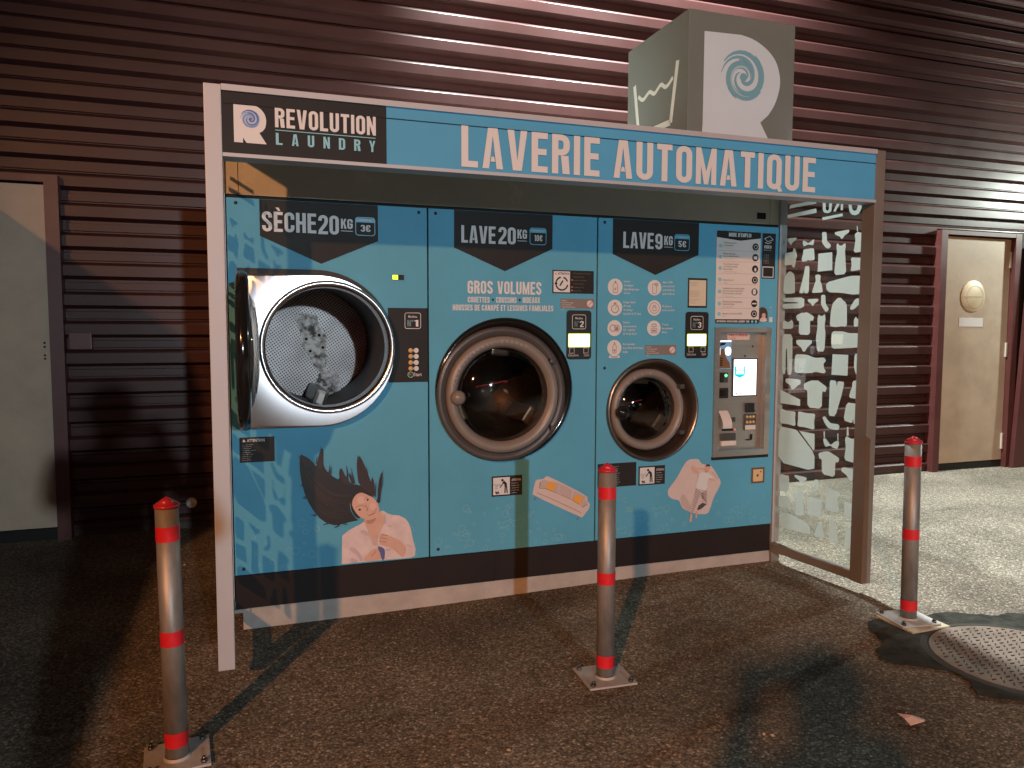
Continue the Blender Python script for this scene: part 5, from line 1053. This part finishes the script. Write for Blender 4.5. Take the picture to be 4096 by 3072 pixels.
sk = obj('socket_plate', bm, M['wood'], wb_)
bm = B(); poly(bm, P0, rect(2.9205, .5415, 2.9935, .6165), .003); so2 = obj('socket_face', bm, M['ochre'], sk)
bm = B(); disc(bm, 2.955, .578, .008, -.0045, 16); disc(bm, 2.976, .600, .005, -.0045, 12); obj('socket_hole', bm, M['wood'], sk)

# --- instruction poster, video notice
po = obj('instruction_poster', poly(B(), P0, rect(2.635, 1.486, 2.936, 2.019), .0015), M['paper'], wb_)
bm = B(); poly(bm, P0, [(2.636, 2.0185), (2.636, 1.981), (2.796, 1.966), (2.9355, 1.984), (2.9355, 2.0185)], .0028); poly(bm, P0, rect(2.6355, 1.4865, 2.9355, 1.5115), .0028)
for z in (1.934, 1.872, 1.806, 1.741, 1.672, 1.604, 1.544): disc(bm, 2.901, z, .0215, -.0028, 28)
obj('dark_print', bm, M['dark'], po)
bm = B()
for k, z in enumerate((1.934, 1.872, 1.806, 1.741, 1.672, 1.604, 1.544)):
    if k == 1: poly(bm, P0, rrect(2.889, z-.010, 2.913, z+.008, .004), .0042)
    elif k == 2: poly(bm, P0, rrect(2.895, z-.014, 2.908, z+.006, .005), .0042)
    elif k == 4: poly(bm, P0, rrect(2.888, z-.014, 2.910, z+.016, .006), .0042)
    elif k == 5: poly(bm, P0, rect(2.886, z-.004, 2.916, z+.004), .0042)
    else: stroke(bm, P0, circ(2.901, z, .011, 18), .003, .0042, True)
text_c(bm, P0, "MODE D'EMPLOI", 2.715, 1.9875, 2.868, 2.0095, .0042)
text_c(bm, P0, 'RETROUVEZ REVOLUTION LAUNDRY SUR', 2.645, 1.493, 2.868, 1.5045, .0042); 
obj('pale_print', bm, M['grey_l'], po)
bm = B(); 
for z in (1.932, 1.869, 1.805, 1.740, 1.671, 1.601, 1.542): disc(bm, 2.661, z, .0115, -.0028, 20)
for x in (2.889, 2.915): disc(bm, x, 1.4985, .008, -.0042, 16)
obj('blue_print', bm, M['lblue'], po)
bm = B()
for z in (1.907, 1.844, 1.776, 1.714, 1.637, 1.575): poly(bm, P0, rect(2.648, z-.0006, 2.926, z+.0006), .0028)
for z, tl, s in ((1.956, ('Videz les poches de', 'vos vêtements'), 'Pour éviter les taches'), (1.894, ('Mettez votre linge', 'dans la machine choisie'), 'Sans dépasser le poids maximum'), (1.835, ("N'ajoutez pas de lessive", 'ou tout autre produit', 'elle est incluse.'), 'Les produits sont injectés automatiquement'), (1.743, ('Fermez la porte !',), 'Clic obligatoire'), (1.695, ('Rendez-vous à la centrale de paie-', "ment, lancez votre cycle à l'aide", "de l'écran tactile ou du clavier"), 'Pièces, billets et cartes acceptés'), (1.618, ('Sélectionnez votre programme', "à l'aide de la flèche"), 'Programme par défaut : 30 degrés'), (1.549, ('Appuyez sur le bouton START',), 'Et patientez')):
    for i, t in enumerate(tl): text_f(bm, P0, t, 2.682, z - .009 - i*.0145, .0098, .0028, maxw=.19*min(1, len(t)/31), bold=.02)
    text_f(bm, P0, s, 2.682, z - .009 - len(tl)*.0145 + .001, .0048, .0028, maxw=.17*min(1, len(s)/40))
obj('black_print', bm, M['txtgrey'], po)
vn = obj('video_notice', poly(B(), P0, rect(2.9485, 1.752, 3.042, 2.0165), .0015), M['dark'], wb_)
bm = B(); stroke(bm, P0, [(2.962, 1.985), (3.0, 2.000), (3.022, 1.980), (2.985, 1.968)], .003, .003, True); stroke(bm, P0, [(2.965, 1.962), (2.99, 1.957), (3.012, 1.966)], .004, .003)
text_c(bm, P0, 'VIDEO', 2.960, 1.928, 3.012, 1.946, .003); text_f(bm, P0, 'PROTECTION', 2.960, 1.914, .008, .003, maxw=.05)
for i in range(7): text_f(bm, P0, 'site sous surveillance vidéo', 2.958, 1.892-i*.0085, .0032, .003, maxw=.072)
stroke(bm, P0, rect(2.955, 1.761, 3.029, 1.820), .005, .0029, True)
obj('pale_print', bm, M['grey_l'], vn)
ad = obj('round_photo_print', poly(B(), P0, [(2.938, 1.496), (2.998, 1.496), (2.9985, 1.545)] + [(2.962+.036*math.cos(a), 1.548+.036*math.sin(a)) for a in (.3, .7, 1.1, 1.5, 1.9, 2.3)], .0015), M['eye'], wb_)
bm = B(); poly(bm, P0, smooth_pts([(2.940, 1.497), (2.996, 1.497), (2.990, 1.520), (2.965, 1.528), (2.945, 1.516)], 1), .0026); obj('shirt', bm, M['shirt'], ad)
bm = B(); poly(bm, P0, circ(2.970, 1.535, .014, 16), .0034); obj('skin', bm, M['skin'], ad)
bm = B(); text_f(bm, P0, 'SMS', 3.012, 1.578, .008, .0015, maxw=.02)
for i in range(3): text_f(bm, P0, 'info cycle', 3.008, 1.560-i*.009, .005, .0015, maxw=.032)
poly(bm, P0, rect(3.010, 1.496, 3.034, 1.526), .0015); obj('caption_print', bm, M['grey_l'], wb_)

# --- payment terminal
pt = thing('payment_terminal', 'stainless payment terminal with a lit touch screen set into the right blue front', 'payment terminal', (2.826, 0, .705))
bm = B(); holed(bm, P0, rect(2.632, .7055, 3.020, 1.464), [rect(2.664, .738, 2.984, 1.4345)], .016)
for q, (y0, y1) in ((rect(2.632, .7055, 3.020, 1.464), (-.016, .0)), (rect(2.664, .738, 2.984, 1.4345), (-.016, .034))):
    for i in range(4):
        a, b = q[i], q[(i+1) % 4]; bm.faces.new([bm.verts.new(p) for p in ((a[0], y0, a[1]), (b[0], y0, b[1]), (b[0], y1, b[1]), (a[0], y1, a[1]))])
obj('frame', bm, M['steel'], pt)
bm = B(); box(bm, 2.630, -.010, .688, 3.022, .0, .7050); obj('drip_edge', bm, M['seam'], pt)
PT = PY(.026)
bm = B(); poly(bm, PT, rect(2.6645, .7385, 2.9835, 1.434), 0); fcp = obj('face_plate', bm, M['steel'], pt)
bm = B()
for x, z in ((2.678, 1.424), (2.918, 1.352), (2.866, 1.295), (2.672, .752)): disc(bm, x, z, .006, .0245, 12)
obj('bolt', bm, M['black'], fcp)
bm = B(); poly(bm, PT, rect(2.739, 1.391, 2.894, 1.4295), .0015); lb = obj('red_label', bm, mat('pinkish_label', (.62, .50, .48), .5), pt)
bm = B(); text_c(bm, PT, "PAS D'ARGENT", 2.748, 1.412, 2.884, 1.425, .003); text_f(bm, PT, 'dans cette centrale', 2.748, 1.4025, .006, .003, maxw=.11); text_f(bm, PT, 'après fermeture', 2.758, 1.3945, .006, .003, maxw=.10); obj('lettering', bm, M['red'], lb)
bm = B(); box(bm, 2.779, .018, 1.056, 2.952, .026, 1.281, bev=.003); ts = obj('touch_screen', bm, M['black'], pt)
bm = B(); poly(bm, PY(.0172), rect(2.7845, 1.0625, 2.9435, 1.2750)); obj('screen_face', bm, M['screenw'], ts)
PS = PY(.0166)
bm = B(); poly(bm, PS, [(2.788, 1.235), (2.866, 1.235), (2.862, 1.180), (2.826, 1.165), (2.792, 1.180)]); obj('screen_shield', bm, M['screenb'], ts)
bm = B(); poly(bm, PY(.0160), rect(2.803, 1.213, 2.854, 1.234)); poly(bm, PY(.0160), rect(2.803, 1.189, 2.854, 1.208)); obj('screen_text_field', bm, M['screenw'], ts)
bm = B(); text_f(bm, PS, '20:40', 2.796, 1.262, .008, maxw=.05); text_f(bm, PS, 'Choisissez', 2.796, 1.248, .006, maxw=.04); text_f(bm, PS, 'COMMENCER', 2.930, 1.248, .007, maxw=.07, align='R'); text_f(bm, PS, 'FR', 2.930, 1.262, .008, align='R', maxw=.03)
for x in (2.802, 2.832, 2.862, 2.905): poly(bm, PS, rect(x, 1.069, x+.008, 1.078))
obj('screen_print', bm, M['grey_m'], ts)
bm = B(); box(bm, 2.657, .010, 1.221, 2.760, .026, 1.388, bev=.003); rd = obj('card_reader', bm, M['screenk2'], pt)
bm = B(); PR = PY(.0094); poly(bm, PR, [(2.660, 1.226), (2.752, 1.226), (2.750, 1.255), (2.722, 1.290), (2.706, 1.340), (2.662, 1.330)]); obj('reader_copper_panel', bm, M['copper'], rd)
bm = B(); PR = PY(.0088); poly(bm, PR, rect(2.661, 1.303, 2.683, 1.345)); poly(bm, PR, smooth_pts(rect(2.716, 1.300, 2.757, 1.350), 2)); poly(bm, PR, rect(2.660, 1.380, 2.757, 1.387)); obj('lit_window', bm, M['screenk'], rd)
bm = B(); poly(bm, PR, [(2.664, 1.352), (2.712, 1.362), (2.722, 1.374), (2.700, 1.376), (2.664, 1.368)]); 
for i in range(4): poly(bm, PR, rect(2.668, 1.240+i*.013, 2.700, 1.248+i*.013))
obj('reader_print', bm, M['seam'], rd)
bm = B(); box(bm, 2.669, .014, 1.140, 2.744, .026, 1.200, bev=.004); cs = obj('coin_slot', bm, M['steel_d'], pt)
bm = B(); box(bm, 2.690, .004, 1.142, 2.708, .014, 1.198, bev=.003); obj('slot_guide', bm, M['black'], cs)
bm = B(); disc(bm, 2.728, 1.182, .009, .012, 16); obj('status_lamp', bm, M['led'], cs)
bm = B(); box(bm, 2.669, .010, 1.048, 2.746, .026, 1.109, bev=.005); bx = obj('badge_reader', bm, M['black'], pt)
bm = B(); poly(bm, PY(.0095), rrect(2.682, 1.060, 2.733, 1.098, .005)); obj('reader_window', bm, M['blackg'], bx)
bm = B()
n = 10
for k in range(n):
    a0, a1 = 1.9*k/n, 1.9*(k+1)/n
    f = lambda a: (.020 - .052*math.sin(a), .974 - .10*(a/1.9))
    (ya, za), (yb, zb_) = f(a0), f(a1)
    bm.faces.new([bm.verts.new(p) for p in ((2.684, ya, za), (2.748, ya, za), (2.748, yb, zb_), (2.684, yb, zb_))])
obj('receipt_paper', bm, M['paper'], pt, smooth=True)
bm = B(); box(bm, 2.674, .016, .878, 2.686, .026, .976); box(bm, 2.752, .020, .904, 2.806, .026, .932, bev=.002); obj('receipt_slot', bm, M['steel_d'], pt)
bm = B(); box(bm, 2.716, .018, .852, 2.792, .026, .865, bev=.002); cd = obj('card_slot', bm, M['black'], pt)
bm = B(); box(bm, 2.703, .012, .796, 2.806, .026, .838, bev=.004); obj('card_slot_body', bm, M['steel_d'], cd)
bm = B(); box(bm, 2.706, .010, .765, 2.808, .026, .794, bev=.003); obj('card_label', bm, M['paper'], cd)
bm = B(); disc(bm, 2.801, .859, .005, .0165, 12); obj('card_lamp', bm, M['ledr'], cd)
bm = B(); box(bm, 2.873, .006, .958, 2.930, .026, 1.015, bev=.006); ca = obj('camera_unit', bm, M['black'], pt)
bm = B(); lathe(bm, 2.928, .968, [(.0004, -.012), (.010, -.012), (.013, 0)], 18, y=.022); obj('key_lock', bm, M['chrome'], ca)
bm = B(); box(bm, 2.866, .014, .852, 2.948, .026, .949, bev=.004); kp = obj('keypad', bm, M['steel_d'], pt)
bm = B()
for x in (2.884, 2.906, 2.928):
    for z in (.932, .900): lathe(bm, x, z, [(.0004, -.005), (.007, -.005), (.009, .0)], 14, y=.0135)
obj('key', bm, M['yellow'], kp)
bm = B(); box(bm, 2.870, .0125, .855, 2.944, .0145, .882); obj('keypad_label', bm, M['paper'], kp)
bm = B(); box(bm, 2.915, .018, .792, 2.927, .0255, .825); box(bm, 2.886, .018, .789, 2.9145, .0255, .796); obj('coin_return', bm, M['seam'], pt)
bm = B(); lathe(bm, 2.676, .754, [(.0004, -.016), (.010, -.014), (.014, 0)], 18, y=.024); obj('door_knob', bm, M['cream'], pt)

# ------------------------------------------------------------------ bollards
def bollard(label):
    t = thing('bollard', label, 'bollard', (0, 0, 0), 'red banded steel bollards in front of the kiosk')
    bm = B(); tube(bm, (0, 0, .008), (0, 0, .862), .0365, n=40); obj('pole', bm, M['galv'], t, local=True)
    bm = B(); tube(bm, (0, 0, .862), (0, 0, .872), .0395, n=40); tube(bm, (0, 0, .872), (0, 0, .897), .0395, .002, n=40); obj('cap', bm, M['redcap'], t, local=True)
    for z in (.752, .400, .053):
        bm = B(); tube(bm, (0, 0, z), (0, 0, z+.050), .0374, n=40, cap=False); obj('red_band', bm, M['redband'], t, local=True)
    bm = B(); box(bm, -.103, -.093, 0, .103, .105, .008, bev=.0015); tube(bm, (0, 0, .008), (0, 0, .016), .044, .038, n=32, cap=False); pl = obj('base_plate', bm, M['plate'], t, local=True)
    for x in (-.082, .082):
        for y in (-.072, .084):
            bm = B(); tube(bm, (x, y, .008), (x, y, .017), .011, n=6); tube(bm, (x, y, .017), (x, y, .027), .006, n=10); obj('bolt', bm, M['steel_d'], pl, local=True)
    return t
def copy_tree(o, parent=None):
    c = o.copy(); C.objects.link(c)
    if parent: c.parent = parent
    for ch in list(o.children): copy_tree(ch, c)
    return c
b2 = bollard('red banded steel bollard standing on bare asphalt before the two washing machines')
b1 = copy_tree(b2); b1['label'] = 'red banded steel bollard standing before the left post of the kiosk'
b3 = copy_tree(b2); b3['label'] = 'red banded steel bollard standing beside the round manhole cover'
b2.location = (1.446, -1.033, .016); b2.rotation_euler = (0, 0, math.radians(-3))
b1.location = (-.172, -1.082, .004); b1.rotation_euler = (math.radians(.2), math.radians(-.6), math.radians(5))
b3.location = (3.075, -1.02, .052); b3.rotation_euler = (0, math.radians(-.75), math.radians(-8))
# pale packing shim below the right plate
bm = B(); box(bm, 2.97, -1.145, .030, 3.20, -.925, .0515, bev=.004); tag(obj('packing_board', bm, mat('pale_board', (.46, .42, .30), .8, noise=.2, nscale=30)), 'thin pale packing board under the right bollard base plate', 'packing board')

# ------------------------------------------------------------------ ground details
MZ = .035
bm = B(); r = random.Random(4)
n = 90; ro = []; 
for k in range(n):
    a = 2*PI*k/n; ro.append((3.24 + (.47 + .07*math.sin(3*a+1) + .05*math.sin(7*a) + .02*r.random())*math.cos(a)*1.25, -1.42 + (.44 + .05*math.sin(4*a) + .03*math.sin(9*a+2) + .02*r.random())*math.sin(a)))
vs = [bm.verts.new((x, y, gh(x, y) + .007)) for x, y in ro]; cv = bm.verts.new((3.24, -1.42, .043))
for k in range(n): bm.faces.new((vs[k], vs[(k+1) % n], cv))
obj('asphalt_patch', bm, M['patch'], kind='structure', smooth=True)
mh = thing('manhole_cover', 'round rusty iron manhole cover with raised dashes beside the right bollard', 'manhole cover', (3.2, -1.5, MZ))
bm = B(); tube(bm, (3.2, -1.5, MZ), (3.2, -1.5, MZ+.011), .355, .352, n=96); ml = obj('lid', bm, M['manhole'], mh)
bm = B()
for i in range(-9, 10):
    for j in range(-12, 13):
        x, y = i*.038 + (j % 2)*.019, j*.028
        if x*x + y*y < .33**2:
            b_ = B(); box(b_, -.0095, -.0024, 0, .0095, .0024, .003, bev=.0008); bmesh.ops.rotate(b_, verts=b_.verts, cent=(0, 0, 0), matrix=Matrix.Rotation(.18 + (.5 if (i+j) % 2 else -.2), 3, 'Z')); bmesh.ops.translate(b_, verts=b_.verts, vec=(3.2+x, -1.5+y, MZ+.0112))
            me = bpy.data.meshes.new('t'); b_.to_mesh(me); b_.free(); bm.from_mesh(me); bpy.data.meshes.remove(me)
obj('tread', bm, M['manhole_d'], ml)
bm = B(); n = 96; ra = []
for k in range(n):
    a = 2*PI*k/n; ra.append([bm.verts.new((3.2 + q*math.cos(a), -1.5 + q*math.sin(a), MZ + h)) for q, h in ((.358, -.01), (.360, .010), (.388, .008), (.392, -.02))])
for k in range(n):
    for i in range(3): bm.faces.new((ra[k][i], ra[(k+1) % n][i], ra[(k+1) % n][i+1], ra[k][i+1]))
obj('frame_ring', bm, M['manhole_d'], mh)
bm = B(); pts = [(2.319,-1.682),(2.322,-1.712),(2.334,-1.727),(2.371,-1.736),(2.367,-1.762),(2.346,-1.779),(2.294,-1.768),(2.303,-1.731)]
vs = [bm.verts.new((x, y, .040 + .006*((i*7) % 3))) for i, (x, y) in enumerate(pts)]; cv = bm.verts.new((sum(p[0] for p in pts)/8, sum(p[1] for p in pts)/8, .052))
for i in range(8): bm.faces.new((vs[i], vs[(i+1) % 8], cv))
o = obj('paper_scrap', bm, M['litter']); tag(o, 'crumpled pinkish paper scrap lying on the dark asphalt at lower right', 'litter')
sm = o.modifiers.new('thickness', 'SOLIDIFY'); sm.thickness = .0012
bm = B(); r = random.Random(9)
def chip(x, y, s):
    z = gh(x, y); b_ = B(); bmesh.ops.create_icosphere(b_, subdivisions=1, radius=s)
    for v in b_.verts: v.co = v.co*(.75+.5*r.random()); v.co.z = v.co.z*.55 + z + s*.3; v.co.x += x; v.co.y += y
    me = bpy.data.meshes.new('t'); b_.to_mesh(me); b_.free(); bm.from_mesh(me); bpy.data.meshes.remove(me)
for _ in range(420):
    x, y = r.uniform(-1.2, 4.5), r.uniform(-2.0, .2); y = y if y < -.05 else -.05
    chip(x, y, r.choice((.002, .0025, .003, .004)))
for x, y in ((.62, -.62), (1.78, -1.62), (1.80, -1.64), (-.32, 1.2), (.9, -1.4)): chip(x, y, .008)
obj('loose_chippings', bm, M['stone'], kind='stuff')

# ------------------------------------------------------------------ the photographer, standing behind the camera
pe = thing('person', 'person in dark jacket and jeans holding up a phone with both hands, behind the viewpoint', 'person', (.02, -4.16, 0))
ox, oy = .02, -4.16
V = []; R = []; Ed = []
def v(x, y, z, r, link=None):
    V.append((x, y, z)); R.append(r)
    if link is not None: Ed.append((link, len(V)-1))
    return len(V)-1
pv = v(ox, oy, .92, .155); sp1 = v(ox, oy+.01, 1.10, .145, pv); sp2 = v(ox, oy, 1.29, .165, sp1); nk = v(ox, oy+.01, 1.42, .06, sp2); hd_ = v(ox+.01, oy+.03, 1.52, .092, nk); ht = v(ox+.01, oy+.02, 1.61, .080, hd_); nose = v(ox+.012, oy+.118, 1.525, .022, hd_)
for s in (-1, 1):
    hp = v(ox+s*.095, oy, .88, .10, pv); kn = v(ox+s*.105, oy+.03, .48, .065, hp); an = v(ox+s*.11, oy, .09, .045, kn); v(ox+s*.12, oy+.15, .045, .042, an)
    sh = v(ox+s*.19, oy+.02, 1.35, .075, sp2); el = v(ox+s*.27+.02, oy+.14, 1.15, .055, sh); wr = v(.09+s*.095, -3.845, 1.39, .032, el); pa = v(.09+s*.088, -3.825, 1.435, .034, wr)
    for k, dz in enumerate((.045, .026, .006, -.012)):
        f1 = v(.09+s*.092, -3.800, 1.445+dz, .0095, pa); v(.09+s*(.066-.004*k), -3.791, 1.445+dz, .0085, f1)
    t1 = v(.09+s*.070, -3.838, 1.452, .011, pa); v(.09+s*.045, -3.824, 1.462, .0095, t1)
me = bpy.data.meshes.new('body'); me.from_pydata(V, Ed, []); bo = bpy.data.objects.new('body', me); C.objects.link(bo); bo.parent = pe; bo.location = (-ox, -oy, 0)
sk_ = bo.modifiers.new('Skin', 'SKIN'); bo.modifiers.new('Subdivision', 'SUBSURF').levels = 2
for i, q in enumerate(me.skin_vertices[0].data): q.radius = (R[i], R[i]*(.72 if i in (pv, sp1, sp2) else 1)); q.use_root = (i == pv)
bo.modifiers['Subdivision'].render_levels = 2
me.materials.append(M['cloth'])
bm = B(); bmesh.ops.create_uvsphere(bm, u_segments=24, v_segments=16, radius=.108)
for q in bm.verts: q.co = Vector((q.co.x*.95+ox+.01, q.co.y*1.02+oy+.005, q.co.z*.90+1.570 + (.03 if q.co.z > 0 else 0)))
bmesh.ops.delete(bm, geom=[q for q in bm.verts if q.co.y > oy+.075 and q.co.z < 1.61], context='VERTS'); obj('hair', bm, M['phair'], pe, smooth=True)
bm = B(); box(bm, .012, -3.809, 1.413, .168, -3.800, 1.487, bev=.004)
tag(obj('smartphone', bm, M['phone']), 'black smartphone held sideways in both hands of the person behind the viewpoint', 'smartphone')

# ------------------------------------------------------------------ across the car park: what the door glasses mirror
sh = thing('shop_building', 'long low shop across the car park with a lit red fascia', 'shop', (8, -34, 0))
bm = B(); box(bm, -14, -40, 0, 30, -34, 6.2); obj('wall', bm, M['shop'], sh)
bm = B(); box(bm, -13, -34.15, 5.0, 12, -33.95, 5.75); obj('red_fascia', bm, M['shopred'], sh)
for x in (-6, 1, 9):
    bm = B(); box(bm, x, -33.99, .9, x+2.2, -33.9, 2.4); obj('window', bm, M['shopwin'], sh)

# an unseen flatbed lorry added at the left, cab towards the wall; it keeps the street lamp off the left ground and door
tk = thing('unseen_lorry', 'unseen flatbed lorry added left of the kiosk to shade the left ground and door', 'lorry', (-2.6, -.8, 0))
bm = B(); x0, x1 = -3.55, -1.64
pr = [(-3.75, .72), (-.98, .72), (-.98, 1.20), (-3.75, 1.20)]
box(bm, x0, -3.75, .62, x1, -1.4, .75); 
for b in ((x0, -3.75, .75, x0+.04, -1.4, 1.2), (x1-.04, -3.75, .75, x1, -1.4, 1.2), (x0+.04, -3.75, .75, x1-.04, -3.71, 1.2), (x0+.04, -1.44, .75, x1-.04, -1.4, 1.25)): box(bm, *b)
obj('load_bed', bm, mat('lorry_paint', (.5, .5, .5), .4), tk)
bm = B(); pr = [(-1.30, .45), (1.96, .45), (2.0, 1.15), (1.75, 2.30), (1.55, 2.38), (-.85, 2.38), (-1.12, 2.15), (-1.30, 1.22)]
fa = [bm.verts.new((x0, y, z)) for y, z in pr]; fb = [bm.verts.new((x1, y, z)) for y, z in pr]
bm.faces.new(fa); bm.faces.new(fb[::-1])
for i in range(len(pr)): bm.faces.new((fa[i], fa[(i+1) % 8], fb[(i+1) % 8], fb[i]))
obj('cab', bm, MATS['lorry_paint'], tk)
bm = B(); box(bm, x0+.5, -3.7, .45, x1-.5, 1.9, .62); obj('chassis', bm, M['black'], tk)
for x in (x0+.12, x1-.12):
    for y in (-2.9, 1.1):
        bm = B(); tube(bm, (x-.1, y, .40), (x+.1, y, .40), .40, n=32); w = obj('wheel', bm, M['black'], tk)
        bm = B(); tube(bm, (x-.105, y, .40), (x+.105, y, .40), .22, n=24); obj('rim', bm, M['galv'], w)

# ------------------------------------------------------------------ one mesh per separate piece
import numpy as np
PATTERN = ('hair_strand_pattern', 'bubble_pattern', 'frosted_clothes_print', 'tread', 'cladding', 'screw_pattern', 'trouser_stripe_pattern', 'base_strip', 'body', 'wash_tub_symbol', 'swirl_mark', 'logo_swirl')
for o in PARTS:
    me = o.data; nv = len(me.vertices)
    if o.name.split('.')[0] in PATTERN or nv == 0 or nv > 60000 or o.children: continue
    co = np.empty(nv*3); me.vertices.foreach_get('co', co); co = co.reshape(nv, 3)
    ed = np.empty(len(me.edges)*2, dtype=np.int64); me.edges.foreach_get('vertices', ed); ed = ed.reshape(-1, 2)
    lab = np.arange(nv)
    while True:
        m = np.minimum(lab[ed[:, 0]], lab[ed[:, 1]]); n2 = lab.copy(); np.minimum.at(n2, ed[:, 0], m); np.minimum.at(n2, ed[:, 1], m); n2 = n2[n2]
        if (n2 == lab).all(): break
        lab = n2
    ids, isl = np.unique(lab, return_inverse=True); k = len(ids)
    if k == 1 or k > 800: continue
    lo = np.full((k, 3), np.inf); hi = -lo; np.minimum.at(lo, isl, co); np.maximum.at(hi, isl, co)
    size = (hi-lo).max(axis=1); gap = np.maximum(0, np.maximum(lo[:, None]-hi[None], lo[None]-hi[:, None]))
    near = np.sqrt((gap**2).sum(axis=2)) <= np.maximum(.02, .5*np.maximum(size[:, None], size[None]))
    pc = np.arange(k)
    while True:
        n2 = np.where(near, pc[None, :], k).min(axis=1)
        if (n2 == pc).all(): break
        pc = n2
    pcs = np.unique(pc)
    if len(pcs) == 1 or len(pcs) > 60: continue
    vp = pc[isl]; base = o.name.split('.')[0]; src = bmesh.new(); src.from_mesh(me)
    for j, q in enumerate(pcs):
        b_ = src.copy(); b_.verts.ensure_lookup_table()
        bmesh.ops.delete(b_, geom=[b_.verts[i] for i in np.nonzero(vp != q)[0]], context='VERTS')
        nm = me if j == 0 else bpy.data.meshes.new(base)
        b_.to_mesh(nm); b_.free()
        if j:
            for x in me.materials: nm.materials.append(x)
            c = o.copy(); c.data = nm; C.objects.link(c)
    src.free()
